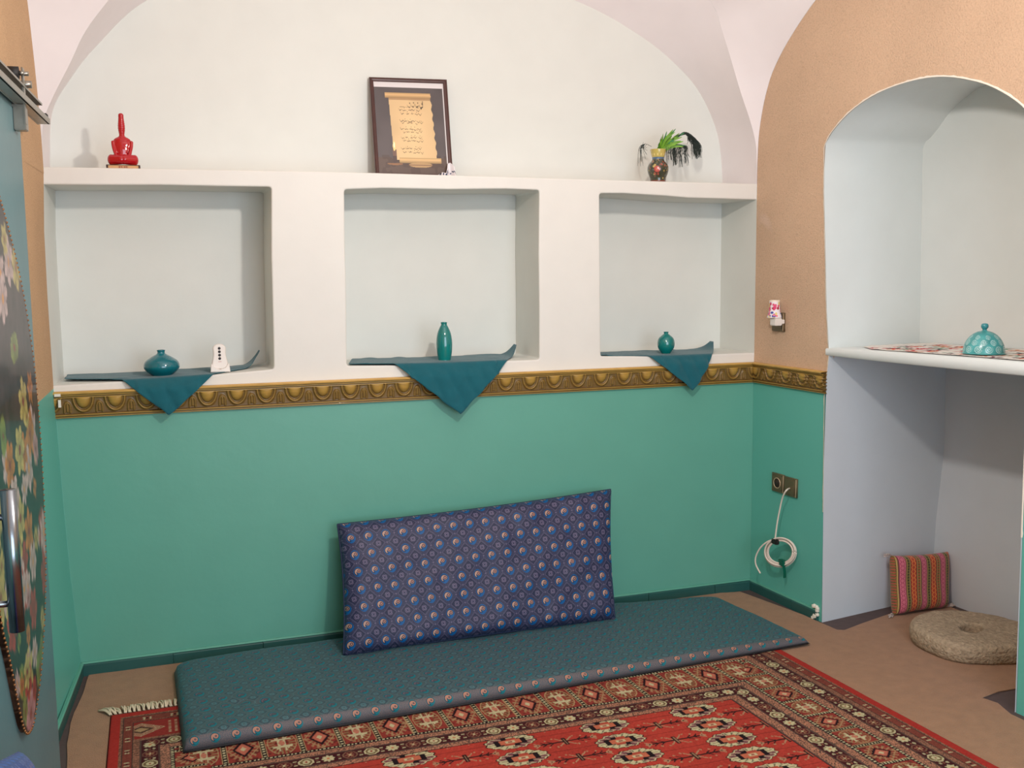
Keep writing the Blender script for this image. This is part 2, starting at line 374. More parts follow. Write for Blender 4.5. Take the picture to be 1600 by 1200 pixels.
# right wall: slab with the arched niche opening
arch_px = [(1284, 968), (1286, 800), (1288, 620), (1295, 556), (1291, 480), (1289, 380), (1287, 300), (1288, 228), (1300, 205), (1330, 172), (1370, 145), (1420, 126), (1470, 118), (1520, 124), (1560, 138), (1600, 165)]
arch = [r_sz(*p) for p in arch_px]
arch[0] = (arch[0][0], -.05)
arch += [(1.437, 1.935), (1.447, 1.80), (1.45, 1.2), (1.457, .6), (1.466, -.05)]
i0 = 7
asm = [arch[0]] + arch[1:i0] + [tuple(p) for p in spline(arch[i0:i0+10], 5)] + arch[i0+10:]
MR = Matrix(((dR[0], 0, nR[0], W), (dR[1], 0, nR[1], 0), (0, 1, 0, 0), (0, 0, 0, 1)))   # x->along, y->z, z->into wall
TH = .03
def shiftM(M, o): return M @ Matrix.Translation((0, 0, o))
top_arc = [(float((np.array(p)-np.array([W, 0, 0])) @ dR), float(p[2])) for p in DR]
jag = []
for (s, z) in asm:
    jag.append((s + (.0035*(random.random()-.5) if z > .0 else 0), z+.0035*(random.random()-.5)))
out_r = [(-.001, -.05), (-.001, 1.85)] + top_arc[1:] + [(4.7-s, z) for s, z in top_arc[::-1][1:]] + [(4.72, -.05)] + jag[::-1]
wr = struct(slab('wall_right', out_r, [], TH, .0015, shiftM(MR, TH/2), M_clayR))
# niche liner: jamb sides + soffit, from the opening to the recess back
def P3(s, z, o): return np.array(RW(s, z, o))
D_up, D_lo = .507, .665
fa = [r_sz(*p) for p in [(1444, 229), (1465, 202), (1487, 172), (1517, 146), (1540, 133)]]
# rear outline for the upper part (on plane at depth D_up) matched to front outline samples
front_up = [(a[0]+.004*(1 if a[0] < .95 else -1), a[1]-(.004 if a[1] > 1.99 else 0)) for a in asm if a[1] >= 1.12]
kf = len(front_up)
def rear_pt(x, y): 
    p = onpl(x, y, np.array([W, 0, 0])+nR*D_up, nR); return (float((p-np.array([W, 0, 0])) @ dR), float(p[2]))
r_arch = [rear_pt(1437, 540), rear_pt(1439, 400), rear_pt(1441, 300), rear_pt(1442, 232), rear_pt(1452, 217), rear_pt(1465, 202), rear_pt(1487, 172), rear_pt(1517, 146), rear_pt(1540, 133), rear_pt(1600, 122)]
ls = r_arch[-1]
r_arch += [(ls[0]+.12, ls[1]-.03), (ls[0]+.26, ls[1]-.10), (ls[0]+.36, ls[1]-.20), (1.50, 1.90), (1.51, 1.5), (1.52, 1.12)]
def arc2(P, n):
    P = np.array(P, float); d = np.r_[0, np.cumsum(np.linalg.norm(np.diff(P, axis=0), axis=1))]; t = np.linspace(0, d[-1], n)
    return np.stack([np.interp(t, d, P[:, 0]), np.interp(t, d, P[:, 1])], -1)
def split3(P):      # jamb / arch / jamb with matched springings
    P = [tuple(p) for p in P]
    a = min(range(len(P)//2), key=lambda i: abs(P[i][1]-1.985)); b = max(range(len(P)//2, len(P)), key=lambda i: -abs(P[i][1]-1.93))
    return np.vstack([arc2(P[:a+1], 10)[:-1], arc2(P[a:b+1], 40)[:-1], arc2(P[b:], 10)])
FU, RU = split3([(s, z) for s, z in front_up]), split3([tuple(p) for p in spline(r_arch, 4)])
t = np.linspace(0, 1, 5)
Pg = np.array([[P3(*(np.array(f)*(1-u)+np.array(r)*u), -.0015+(D_up+.0015)*u) for u in t] for f, r in zip(FU, RU)])
ncr = empty('wall_niche', RW(.95, 0, .3), kind='structure')
grid_mesh('upper_lining', Pg, M_jamb, ncr, smooth=False)
lipo = []
full_edge = [(a[0], a[1]) for a in asm if a[1] > .03]
for k, (s_, z_) in enumerate(full_edge):
    lipo.append((s_, z_))
lipo = arc2(lipo, 260); cN_ = np.array([.95, 1.3]); lrow = []
for k, q_ in enumerate(lipo):
    t0 = lipo[min(k+1, 259)]-lipo[max(k-1, 0)]; t0 = t0/np.linalg.norm(t0); nrm_ = np.array([-t0[1], t0[0]])
    if nrm_ @ (cN_-q_) > 0: nrm_ = -nrm_
    wd_ = .0012+.0034*random.random()**2
    lrow.append([P3(*(q_+nrm_*wd_), -.0006), P3(*(q_+nrm_*wd_*.6), -.0022), P3(*(q_-nrm_*.004), -.0022)])
grid_mesh('bare_plaster_edge', np.array(lrow), M_chip, ncr)
mk('upper_back', [RW(-.1, 1.1, D_up), RW(1.9, 1.1, D_up), RW(1.9, 2.4, D_up), RW(-.1, 2.4, D_up)], [(0, 1, 2, 3)], M_jamb, ncr)
# lower part: deeper
fl_ = [(-.02, .495), (.5, .50), (1.03, .505), (1.14, .508)]
J0 = lambda z: (2.954-.006*z, -.495)
Jb = [(3.608, -.394, -.02), (3.608, -.394, 0), (3.62, -.392, .35), (3.655, -.388, .68), (3.648, -.388, 1.03), (3.645, -.388, 1.14)]
rowsJ = []
for (x, y, z) in Jb:
    s_, _ = float(np.interp(z, [a[1] for a in arch[:5]], [a[0] for a in arch[:5]]))+.0035, 0
    f0 = np.array(RW(s_, z, -.0015)); rowsJ.append([f0*(1-u)+np.array([x, y, z])*u for u in np.linspace(0, 1, 5)])
grid_mesh('lower_jamb', np.array(rowsJ), M_recess, ncr, smooth=False, flip=True)
rowsK = []
for (x, y, z) in Jb:
    b0 = np.array([x, y, z]); rowsK.append([b0, b0+dR*1.15])
rowsK = np.array(rowsK)
grid_mesh('lower_back', rowsK, M_recess, ncr, smooth=False, flip=True)
mk('far_jamb', [RW(1.462, -.02, -.0015), tuple(rowsK[0, 1]), tuple(rowsK[-1, 1]), RW(1.448, 1.14, -.0015)], [(0, 1, 2, 3)], M_recess, ncr)
# niche shelf board
sh = []
def shp(z0, z1):
    v = [RW(.46, z0, -.0), RW(1.49, z0, -.0), RW(1.56, z0, .66), RW(.33, z0, .66)]
    return v
bm = bmesh.new()
fr = [(.485, 1.131, 1.163), (.75, 1.130, 1.170), (1.0, 1.131, 1.174), (1.25, 1.133, 1.178), (1.47, 1.135, 1.18)]
Pq = []
for s, z0, z1 in fr:
    sb = .33+(s-.46)*1.19
    pr = [(s, z0, .001), (s, z0+.004, -.006), (s, z1-.006, -.006), (s, z1, .002), (s, z1, .1), (sb, z1, .68), (sb, z0, .68), (s, z0, .001)]
    Pq.append([RW(a, c, o) for a, c, o in pr])
nsh = tag(grid_mesh('niche_shelf', np.array(Pq), M_jamb, smooth=False), 'white plaster shelf built across the arched niche in the right wall', 'shelf')

# front wall behind the camera, with doorway-sized window opening
fw = struct(slab('wall_front', [(-.9, -.05), (3.9, -.05), (3.9, 3.3), (-.9, 3.3)], [[(.45, .5), (2.65, .5), (2.65, 2.4), (.45, 2.4)]], .2, .001, Matrix(((1, 0, 0, 0), (0, 0, -1, -4.82), (0, 1, 0, 0), (0, 0, 0, 1))), M_frame))
bm = bmesh.new()
for x in (.45, 1.17, 1.90, 2.62): box(bm, (x-.0, -4.78, .5), (x+.03, -4.74, 2.4))
for z in (.5, 1.44, 2.37): box(bm, (.45, -4.78, z), (2.65, -4.74, z+.03))
struct(from_bm('window_1', bm, M_frame))

# skirting tiles
bb = empty('baseboard_back', (1.45, 0, 0), kind='structure')
xs = [.028, .352, .689]+[.689+.338*i for i in range(1, 7)]+[2.905]
def tilebm(p0, p1, nrm, h, th=.012):
    p0, p1, nrm = np.array(p0), np.array(p1), np.array(nrm)
    v = [];
    for p in (p0, p1):
        for (o, z) in ((0, 0), (th, 0), (th, h-.004), (th-.004, h), (0, h)): v.append((*(p[:2]+nrm[:2]*o), z))
    f = [(0, 1, 2, 3, 4), (9, 8, 7, 6, 5)]+[(i, i+5, (i+1) % 5+5, (i+1) % 5) for i in range(5)]
    return v, f
for i in range(len(xs)-1):
    h = .043+.003*random.random()
    v, f = tilebm((xs[i]+.0012, 0), (xs[i+1]-.0012, 0), (0, -1), h)
    mk('skirting_tile', v, f, M_skirt, bb)
v, f = tilebm((.028, 0), (2.905, 0), (0, -1), .006, .010); v = [(p[0], p[1], p[2]+.046) for p in v]
mk('painted_lip', v, f, M_skirt_top, bb)
br = empty('baseboard_right', RW(.2, 0), kind='structure')
ss = [.01, .308, .478]
for i in range(2):
    v, f = tilebm(RW(ss[i]+.001, 0), RW(ss[i+1]-.001, 0), -nR, .042); mk('skirting_tile', v, f, M_skirt, br)
v, f = tilebm(RW(.01, 0), RW(.478, 0), -nR, .006, .010); v = [(p[0], p[1], p[2]+.043) for p in v]; mk('painted_lip', v, f, M_skirt_top, br)
# chipped plaster at the end of the right skirting
bm = bmesh.new()
for k in range(14):
    c = Vector(RW(.446+.036*random.random(), .004+.058*random.random(), -.007)); bmesh.ops.create_icosphere(bm, subdivisions=1, radius=.007+.006*random.random(), matrix=Matrix.Translation(c) @ Matrix.Diagonal((1, .9, .8, 1)))
from_bm('chipped_plaster', bm, M_chip, br)
bl = empty('baseboard_left', LWp(.3, 0), kind='structure')
v, f = tilebm((cx(0)+.002, -.012), LWp(.8, 0)[:2], nL, .045, .010); mk('skirting_tile', v, f, M_skirt, bl)
v, f = tilebm((cx(0)+.002, -.012), LWp(.8, 0)[:2], nL, .008, .012); v = [(p[0], p[1], p[2]+.045) for p in v]; mk('painted_lip', v, f, M_skirt_top, bl)

# ------------------------------------------------------------------ egg-and-dart moulding
M_gold = vmat('gold_paint_shaded_grooves', .42, spec=.5, coat=.15)
def moulding(length, phase=0., pitch=.1085, H=.098, nx=None):
    nx = nx or int(length/.0024); x = np.linspace(0, length, nx); v = np.linspace(0, 1, 56)      # v: 0 bottom .. 1 top
    X, V = np.meshgrid(x, v, indexing='ij')
    prof_v = [0, .015, .05, .07, .10, .13, .155, .18, .75, .775, .80, .835, .86, .885, .90, .985, 1.0]
    prof_h = [0, .011, .013, .007, .014, .016, .010, .010, .013, .017, .012, .020, .020, .014, .028, .030, 0]
    H0 = np.interp(V, prof_v, prof_h)
    p = ((X+phase)/pitch) % 1.0; e = p-.5; vv = (V-.18)/.58       # egg cell
    q = np.clip(vv, 0, 1)
    # egg: half ellipse hanging from the top edge
    ex = e/.30; ey = (1-q)/.86; re = np.sqrt(ex**2+ey**2)
    egg = np.where(re < .80, .013*np.sqrt(np.clip(1-(re/.80)**2, 0, 1)), 0)
    rim = .008*np.exp(-((re-1.02)/.10)**2)
    # dart: small arched loop between eggs
    d = np.minimum(np.abs(e+.5), np.abs(e-.5)); dl = np.sqrt((d/.10)**2+(np.clip(q-.35, 0, 1)/.36)**2)
    loop = .0065*np.exp(-((dl-.95)/.22)**2)*(q > .02); bar = .007*np.exp(-(d/.03)**2)*((q > .10) & (q < .62))
    mask = ((V > .17) & (V < .76))*1.0
    h = H0+mask*(np.maximum(egg, np.maximum(rim, np.maximum(loop*(re > 1.05), bar*(re > 1.1))))-.004)
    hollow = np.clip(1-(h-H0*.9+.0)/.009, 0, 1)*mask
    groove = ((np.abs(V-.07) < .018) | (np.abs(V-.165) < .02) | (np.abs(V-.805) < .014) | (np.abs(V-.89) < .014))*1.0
    g = np.clip(hollow*.75+groove*.8, 0, 1)[..., None]  # shade of the hollows and grooves, painted darker into the gold
    base = np.array(lin((176, 138, 62))); groove_shade = np.array(lin((76, 54, 24))); hi = np.array(lin((204, 160, 84)))
    c = base*(1-g)+groove_shade*g; topm = ((V > .9)*.9)[..., None]; c = c*(1-topm)+hi*topm
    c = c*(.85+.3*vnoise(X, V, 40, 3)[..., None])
    return X, V, h, c
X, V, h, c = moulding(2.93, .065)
xw = X[:, :1]*0
z0 = np.interp(X, [0, 2.93], [.974, .972]); z1 = np.interp(X, [0, 1.5, 2.93], [1.073, 1.070, 1.066])
# mitre: stop at the right wall
Xc = np.minimum(X-.012, 2.9095-h*.9)
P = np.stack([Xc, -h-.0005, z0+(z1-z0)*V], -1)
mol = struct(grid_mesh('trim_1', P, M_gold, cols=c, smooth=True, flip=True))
# chips on the left end
bm = bmesh.new(); box(bm, (-.008, -.031, 1.058), (.013, -.02, 1.068)); box(bm, (.003, -.026, 1.018), (.012, -.012, 1.045)); from_bm('bare_chip', bm, M_chip, mol)
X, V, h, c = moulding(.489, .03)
X = X*1.0
end = .489+.004*np.sin(V*40)+.003*np.sin(V*90)
S = np.maximum(X*end/.489, h*.9)
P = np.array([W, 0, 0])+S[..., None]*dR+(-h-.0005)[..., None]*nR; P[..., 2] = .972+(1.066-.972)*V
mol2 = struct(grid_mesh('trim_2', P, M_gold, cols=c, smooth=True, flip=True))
mk('cut_end', np.vstack([P[-1], P[-1]+nR*h[-1][:, None]*.98]), [(i, i+1, i+57, i+56) for i in range(55)], mat('cut_gold_end', (120, 90, 40), .6), mol2)

# ================================================================== sliding door, rail, oval panel
M_door = mat('grey_blue_door_paint', (92, 128, 134), .4, var=.03, bump=.04, bscale=30)
M_steel = mat('brushed_steel', (150, 145, 135), .32, metal=.85, var=.1, vscale=40)
M_chrome = mat('polished_chrome', (140, 146, 152), .24, metal=1.)
M_black = mat('black_rubber', (25, 22, 22), .6)
OD = .045
def Lp(s, z, o): return Vector(LWp(s, z, o))
ML = Matrix(((dL[0], 0, nL[0], 0), (dL[1], 0, nL[1], 0), (0, 1, 0, 0), (0, 0, 0, 1)))   # x along, y up, z into the room
door = empty('sliding_door', LWp(1.3, 0, OD), 'grey-blue sliding door hung on a steel rail along the left wall', 'door')
sd = .797
slab('door_panel', [(sd, .012), (sd+1.05, .012), (sd+1.05, 1.975), (sd+.003, 1.975)], [], .036, .003, shiftM(ML, OD-.012), M_door, door)
# flower-printed oval panel on the door
ov = [(1.735, -1.37), (1.70, -1.295), (1.575, -1.135), (1.40, -.985), (1.19, -.900), (.93, -.885), (.657, -.945), (.47, -1.09), (.395, -1.21), (.372, -1.30), (.42, -1.40), (.626, -1.508), (.755, -1.579), (1.0, -1.63), (1.3, -1.62), (1.6, -1.52)]
ovp = spline([(-y, z) for z, y in ov], 12, True)
cen = np.array([1.265, 1.04]); K = 90
rr = np.linspace(0, 1, K)[:, None, None]; O2 = cen+(ovp[None]-cen)*rr
US, ZS = O2[..., 0], O2[..., 1]
col = np.zeros(US.shape+(3,)); col[:] = lin((34, 32, 28))
nz = vnoise(US, ZS, 22, 1)*.6+vnoise(US, ZS, 60, 2)*.4
col = col*(.35+1.0*nz[..., None])
def blend(msk, cc, a=1.): 
    cc = np.array(lin(cc)) if max(cc) > 1.01 else np.array(cc); m_ = (np.clip(msk, 0, 1)*a)[..., None]; return m_, cc
up = (ZS > 1.05)[..., None]; col = np.where(up, col*.9+np.array(lin((88, 62, 70)))*.45*nz[..., None], col)
fl = []
fr_ = random.Random(5)
for k in range(95):
    a, r0 = fr_.random()*2*math.pi, math.sqrt(fr_.random())
    j = int(a/(2*math.pi)*len(ovp)) % len(ovp); c0 = cen+(ovp[j]-cen)*r0*.97
    if c0[1] > 1.15 and fr_.random() < .62: continue
    fl.append((c0[0], c0[1], fr_.uniform(.024, .070), fr_.choice([0, 0, 0, 0, 1, 1, 2, 3, 4, 5])))
for (a, b, s, kd) in fl:
    pc = [(236, 205, 200), (226, 206, 120), (226, 140, 60), (196, 60, 60), (150, 165, 80), (225, 160, 165)][kd]
    m0 = (np.abs(US-a) < s*1.25) & (np.abs(ZS-b) < s*1.25)
    if not m0.any(): continue
    du, dz = US[m0]-a, ZS[m0]-b; r_ = np.hypot(du, dz)/s; th = np.arctan2(dz, du)+a*50
    npet = 6 if kd != 4 else 2
    pet = r_ < (.62+.36*np.abs(np.cos(th*npet/2)))
    sh_ = (.55+.55*np.clip(r_, 0, 1))*(.72+.28*np.abs(np.cos(th*npet/2)))
    cc = np.array(lin(pc))[None]*sh_[:, None]*.68*(.6+.55*vnoise(du, dz, 160, 3))[:, None]; cc = np.where((r_ < .2)[:, None], np.array(lin((190, 130, 60) if kd == 0 else (120, 40, 40))), cc)
    sub = col[m0]; sub[pet] = cc[pet]; col[m0] = sub
M_oval = vmat('printed_flower_panel', .35, spec=.4, coat=.2)
Pov = np.array([[LWp(s, z, OD+.020) for s, z in row] for row in O2])
opan = grid_mesh('oval_panel', Pov, M_oval, door, cols=col, wrap=True, smooth=False)
opan['label'] = 'flower-printed oval panel with dark ground'
edge = [ (LWp(s, z, OD+.006), LWp(s, z, OD+.020)) for s, z in ovp]
grid_mesh('oval_edge', np.array(edge), mat('oval_edge_brown', (120, 80, 55), .5), opan, wrap=True)
bm = bmesh.new()
for s, z in by_arc(np.c_[ovp, ovp[:, 0]*0], 210)[:, :2]:
    q = cen+(np.array([s, z])-cen)*1.006
    bmesh.ops.create_icosphere(bm, subdivisions=1, radius=.0038, matrix=Matrix.Translation(Vector(LWp(q[0], q[1], OD+.019))))
tag(from_bm('stud', bm, mat('brass_studs', (150, 100, 60), .4, metal=.6), opan, True), kind='stuff')
# pull handle
hb = np.array(onpl(18, 765, np.array(nL)*.125, nL)); ht = np.array(onpl(33, 985, np.array(nL)*.125, nL))
hs = float(ht @ dL); hh = empty('pull_handle', LWp(hs, .9, .09)); hh.parent = door; hh.matrix_parent_inverse = door.matrix_world.inverted(); hh['label'] = 'chrome tubular pull handle'
hs1 = float(hb @ dL)
tube_mesh('handle_bar', [LWp(hs1, hb[2], .118), LWp(hs, ht[2], .118)], .0155, M_chrome, hh, 20)
for z in (.815, 1.0):
    sq = hs+(hs1-hs)*(z-ht[2])/(hb[2]-ht[2])
    tube_mesh('handle_mount', [LWp(sq, z, OD+.006), LWp(sq, z, .11)], .007, M_chrome, hh, 12)
# rail
rail = empty('door_rail', LWp(.5, 2.0, .03), 'steel sliding rail with black end stop fixed to the left wall above the door', 'rail')
e1 = onpl(76, 187, np.array(nL)*.09, nL); s_end = float(e1 @ dL); z_end = float(e1[2])
bm = bmesh.new()
zr = z_end+.012
def lbox(bm, s0, s1, z0, z1, o0, o1, bev=0.):
    box(bm, (s0, z0, o0), (s1, z1, o1), ML, bev)
lbox(bm, s_end, 2.3, zr-.028, zr+.026, .058, .062); lbox(bm, s_end, 2.3, zr-.026, zr-.020, .062, .092); lbox(bm, s_end, 2.3, zr-.026, zr-.010, .088, .094)
lbox(bm, s_end+.08, 2.3, zr+.018, zr+.024, .05, .085)
from_bm('track', bm, M_steel, rail)
bm = bmesh.new(); lbox(bm, s_end-.012, s_end+.012, zr-.018, zr+.006, .06, .088, .003); from_bm('end_stop', bm, M_black, rail)
for s in (s_end+.12, 1.2, 1.9):
    bm = bmesh.new(); lbox(bm, s-.012, s+.012, zr-.015, zr+.015, -.0, .06); lbox(bm, s-.02, s+.02, zr-.06, zr+.02, 0, .006, .001)
    from_bm('bracket', bm, M_steel, rail)
# hanger with roller
for s in (.90, 1.76):
    hg = empty('roller_hanger', LWp(s, 1.98, .1)); hg.parent = door; hg.matrix_parent_inverse = door.matrix_world.inverted(); hg['label'] = 'steel roller hanger'
    bm = bmesh.new(); lbox(bm, s-.012, s+.014, 1.90, 2.05, .078, .083, .001); lbox(bm, s-.012, s+.012, 1.945, 1.952, .05, .08); lbox(bm, s-.035, s+.01, 1.885, 1.948, .052, .082, .002)
    from_bm('strap', bm, M_steel, hg)
    for nm, ds, z, r, o0, o1 in (('roller', .035, 2.030, .017, .050, .076), ('bolt', .035, 2.030, .006, .076, .088), ('bolt', .0, 2.035, .006, .07, .095), ('bolt', -.05, 2.015, .010, .062, .094)):
        tube_mesh(nm, [LWp(s+ds, z, o0), LWp(s+ds, z, o1)], r, M_black if nm == 'roller' else M_steel, hg, 16)

# ================================================================== rug (pattern woven as vertex colour)
def lc(r, g, b): return np.array(lin((r, g, b)))
RL = 3.25
def rug_xy(U, Vd):
    y = -.428-Vd; xl = .141+.004*Vd; xr = 2.553-.0612*y
    return xl+(xr-xl)*U/2.46, y
u = np.linspace(0, 2.46, 880); vd = np.concatenate([np.linspace(0, 1.62, 470), np.linspace(1.62, RL, 150)[1:]])
Ug, Vg = np.meshgrid(u, vd, indexing='ij')
FV = [0, .035, .095, .22, .238, .294, .322, .334, .497, .509, .540, .60, .628, 3.5]
FE = [0, .035, .078, .079, .10, .155, .188, .20, .302, .314, .348, .408, .445, 3.3]
eF = np.interp(Vg, FV, FE); eB = np.interp(RL-Vg, FV, FE); eL, eR_ = Ug, 2.46-Ug
isF = (eF <= eL) & (eF <= eR_); isB = (eB <= eL) & (eB <= eR_)
e = np.minimum(np.minimum(eF, eB), np.minimum(eL, eR_)); along = np.where(isF | isB, Ug+.012, Vg)
n_f = vnoise(Ug, Vg, 260, 1); n_m = vnoise(Ug, Vg, 120, 2); n_l = vnoise(Ug, Vg, 6, 3)
col = np.zeros(Ug.shape+(3,)); col[:] = lc(176, 50, 32)
cream, dark, rust, pink, tan_, maroon = lc(200, 188, 142), lc(34, 18, 22), lc(146, 42, 32), lc(198, 118, 90), lc(176, 142, 96), lc(92, 26, 30)
def put(m, c, a=1.): col[m] = col[m]*(1-a)+c*a
n_s = rng.random(Ug.shape); speck = np.where((n_s > .62)[..., None], lc(196, 128, 96), np.where((n_s < .3)[..., None], lc(92, 66, 56), lc(150, 104, 78)))
inb = e < .445
put(inb, rust)
put(e < .036, lc(178, 36, 22))
b = (e >= .036) & (e < .10); col[b] = (speck*.55+lc(112, 70, 52)*.45)[b]
# band A: small motifs
sA = ((along/.088) % 1-.5)*.088; eA = e-.060
put(b & (np.abs(eA) < .013), lc(128, 48, 36), .8)
put(b & ((np.abs(np.abs(eA)-.016) < .0016)), lc(58, 50, 44))
put(b & (np.hypot(np.abs(sA)-.010, np.abs(eA)-.004) < .004), cream, .8); put(b & (np.abs(sA) < .003) & (np.abs(eA) < .004), dark)
for (a0, b0) in ((.155, .188), (.314, .348), (.408, .445)):
    b = (e >= a0) & (e < b0); col[b] = speck[b]; put(b & ((e < a0+.003) | (e > b0-.003)), lc(92, 70, 62))
# skirt panel at the far end
sk = isF & (Vg > .095) & (Vg < .222) | (isB & ((RL-Vg) > .095) & ((RL-Vg) < .222))
put(sk, lc(150, 42, 32)); vS = np.where(isF, Vg, RL-Vg)-.158; sS = ((Ug/.2) % 1-.5)*.2
dS = np.abs(sS)/.075+np.abs(vS)/.05
put(sk & (dS < 1) & ((dS*6 % 1) > .55), cream, .8); put(sk & (dS < .55), dark, .8); put(sk & (dS < .33), tan_)
put(sk & (np.abs(np.abs(sS)-.09) < .004) & (np.abs(vS) < .05) & ((vS/.012 % 1) > .5), cream, .7)
# guards
for (c0, ph) in ((.1275, .02), (.378, .045)):
    b = np.abs(e-c0) < .0275; put(b, maroon*.55+dark*.45); put(np.abs(np.abs(e-c0)-.0275) < .0022, lc(88, 66, 56))
    sp = .0665; k = np.floor((along+ph)/sp); s = ((along+ph)/sp-k-.5)*sp; r_ = np.hypot(s, (e-c0)); th = np.arctan2(e-c0, s)
    ro = np.maximum(np.maximum(np.abs(s), np.abs(e-c0)), (np.abs(s)+np.abs(e-c0))*.74); ty = k % 3
    put(b & (ty == 0) & (ro < .0235), cream); put(b & (ty == 0) & (ro < .0185), lc(120, 96, 60)); put(b & (ty == 0) & (r_ < .012), cream); put(b & (ty == 0) & (r_ < .004), rust)
    put(b & (ty == 1) & (r_ < .021*(.62+.38*np.abs(np.cos(4*th)))), cream); put(b & (ty == 1) & (r_ < .005), lc(200, 120, 70))
    put(b & (ty == 2) & (ro < .0235), lc(126, 88, 66)); put(b & (ty == 2) & (ro < .019), maroon); put(b & (ty == 2) & (r_ < .014) & (np.cos(6*th) > .1), lc(170, 120, 84)); put(b & (ty == 2) & (r_ < .004), cream)
    sx_ = np.abs(np.abs(s)-.0325); put(b & (np.hypot(sx_, np.abs(e-c0)-.012) < .005), cream, .75); put(b & (np.hypot(sx_, e-c0) < .003), lc(150, 90, 60))
# dotted lines
for c0 in (.194, .308):
    b = np.abs(e-c0) < .006; put(b, dark); put(b & (np.abs(e-c0) < .0038) & (((along/.0125) % 1) < .5), cream)
# main border squares
b = (e >= .2) & (e < .302); pitch = .1185; k = np.floor((along+.0)/pitch); s = ((along)/pitch-k-.5)*2; q = (e-.251)/.051; ty = k % 2
put(b, lc(150, 50, 38)); put(b & ((n_m > .7)), lc(110, 40, 32)); 
dv = b & (np.abs(s) > .87); put(dv, dark); put(dv & (np.abs(s) > .93) & (((e/.0105) % 1) < .5), cream); put(b & (np.abs(np.abs(s)-.86) < .025), tan_)
p_ = s/.8; r_ = np.hypot(p_, q); th = np.arctan2(q, p_)
ring = (np.abs(p_)+np.abs(q))
A_ = b & (ty == 0) & (np.abs(s) < .85); B_ = b & (ty == 1) & (np.abs(s) < .85)
put(A_ & (r_ > .45) & (r_ < .95) & (np.cos(22*th) > .25) & (ring < 1.35), lc(150, 120, 76))
put(A_ & ((np.abs(np.abs(p_)-.2) < .055) | (np.abs(np.abs(q)-.3) < .07)) & (r_ < .72), cream); put(A_ & (np.abs(np.abs(p_)-np.abs(q)*.8) < .07) & (r_ < .62), cream); put(A_ & (r_ < .2), pink)
put(A_ & (np.abs(r_-.93) < .035) & (np.abs(p_) > .35), tan_)
put(B_ & (r_ > .55) & (r_ < .98) & (np.cos(16*th+.6) > .2), lc(166, 122, 82)); put(B_ & (np.abs(ring-.62) < .09), dark); put(B_ & (ring < .5), lc(196, 104, 78)); put(B_ & (ring < .2), cream)
put(B_ & (np.abs(ring-1.02) < .05), tan_, .8)
# field
fld = e >= .445
put(fld, lc(178, 50, 32)*1.0); col[fld] *= (.88+.24*n_l[fld])[:, None]*(.94+.12*n_f[fld])[:, None]
put(fld & (e < .449), dark)
gu, gv = .325, .1125
uu = (2.46-Ug)-.615; vv2 = Vg-.662
ku = np.round(uu/gu); kv = np.round(vv2/gv); du = uu-ku*gu; dv_ = vv2-kv*gv
put(fld & (np.abs(du) < .0014), lc(96, 22, 20), .7); put(fld & (np.abs(dv_) < .0016), lc(96, 22, 20), .55)
clear = fld & (np.abs(uu-ku*gu) < .1) & (e > .449)
p_, q = -du/.082, dv_/.046
oc = np.maximum(np.maximum(np.abs(p_), np.abs(q)), (np.abs(p_)+np.abs(q))*.72)
oc = oc+.04*np.cos(np.arctan2(q, p_)*14)
g = clear & (oc < 1.0); th = np.arctan2(q, p_)
put(g, lc(64, 34, 30)); put(g & (oc < .95), cream)
qd = (p_*q > .04)
put(g & (oc < .88) & qd, lc(122, 70, 74)); put(g & (oc < .88) & qd & (np.cos(th*14) > .35) & (oc > .5), lc(170, 140, 116))
put(g & (oc < .86) & (~qd) & (oc > .55) & (np.abs(np.cos(th*9)) < .4), lc(116, 112, 84))
put(g & (np.abs(p_) < .62) & (np.abs(p_) > .24) & (np.abs(q) < .42), dark); put(g & (np.abs(q) < .66) & (np.abs(p_) < .30) & qd, dark)
put(g & (np.abs(p_) < .30) & (np.abs(q) < .55) & (~qd), lc(176, 66, 44)); put(g & (np.abs(p_) < .42) & (np.abs(q) < .30), lc(196, 100, 66)); put(g & (np.maximum(np.abs(p_)*.8, np.abs(q)) < .14), cream); put(g & (np.maximum(np.abs(p_)*.8, np.abs(q)) < .06), rust)
# secondary crosses
us = uu-gu/2; vs_ = vv2-gv/2; ks = np.round(us/gu); kw = np.round(vs_/gv); du = us-ks*gu; dv_ = vs_-kw*gv
st = fld & (e > .452)
brn = lc(52, 26, 24); lt = lc(176, 132, 96)
put(st & (np.abs(dv_) < .0034) & (np.abs(du) < .098), brn)
for m_ in (.045, .068, .09):
    put(st & (np.abs(np.abs(dv_)-(np.abs(du)-m_+.006)*.8) < .003) & (np.abs(du) > m_-.006) & (np.abs(du) < m_+.012), lt if m_ > .08 else brn)
put(st & (np.hypot(np.abs(du)-.1, dv_) < .006), lt)
put(st & (np.abs(np.abs(dv_)-np.abs(du)*.95) < .0035) & (np.abs(du) < .028), lt)
put(st & (np.abs(dv_+0*du) < .024) & (np.abs(du) < .0075), brn); put(st & (np.abs(du) < .0025) & (np.abs(dv_) < .02), lt, .7)
for (a0, b0) in ((.035, .028), (.06, .022)): put(st & (np.hypot(np.abs(du)-a0, np.abs(dv_)-b0) < .004), lt)
col *= (.86+.28*n_f)[..., None]*.84; lum = col.mean(-1, keepdims=True); col = col*.90+lum*.10
Xr, Yr = rug_xy(Ug, Vg)
Zr = .0095+.0015*vnoise(Ug, Vg, 7, 5)+.0006*n_m
ed = np.minimum(np.minimum(Ug, 2.46-Ug), np.minimum(Vg, RL-Vg)); Zr = np.where(ed < .004, .0045, Zr)
rug = empty('persian_rug', (1.35, -2.0, .005), 'large red patterned wool rug with geometric borders, lying on the brown felt', 'rug')
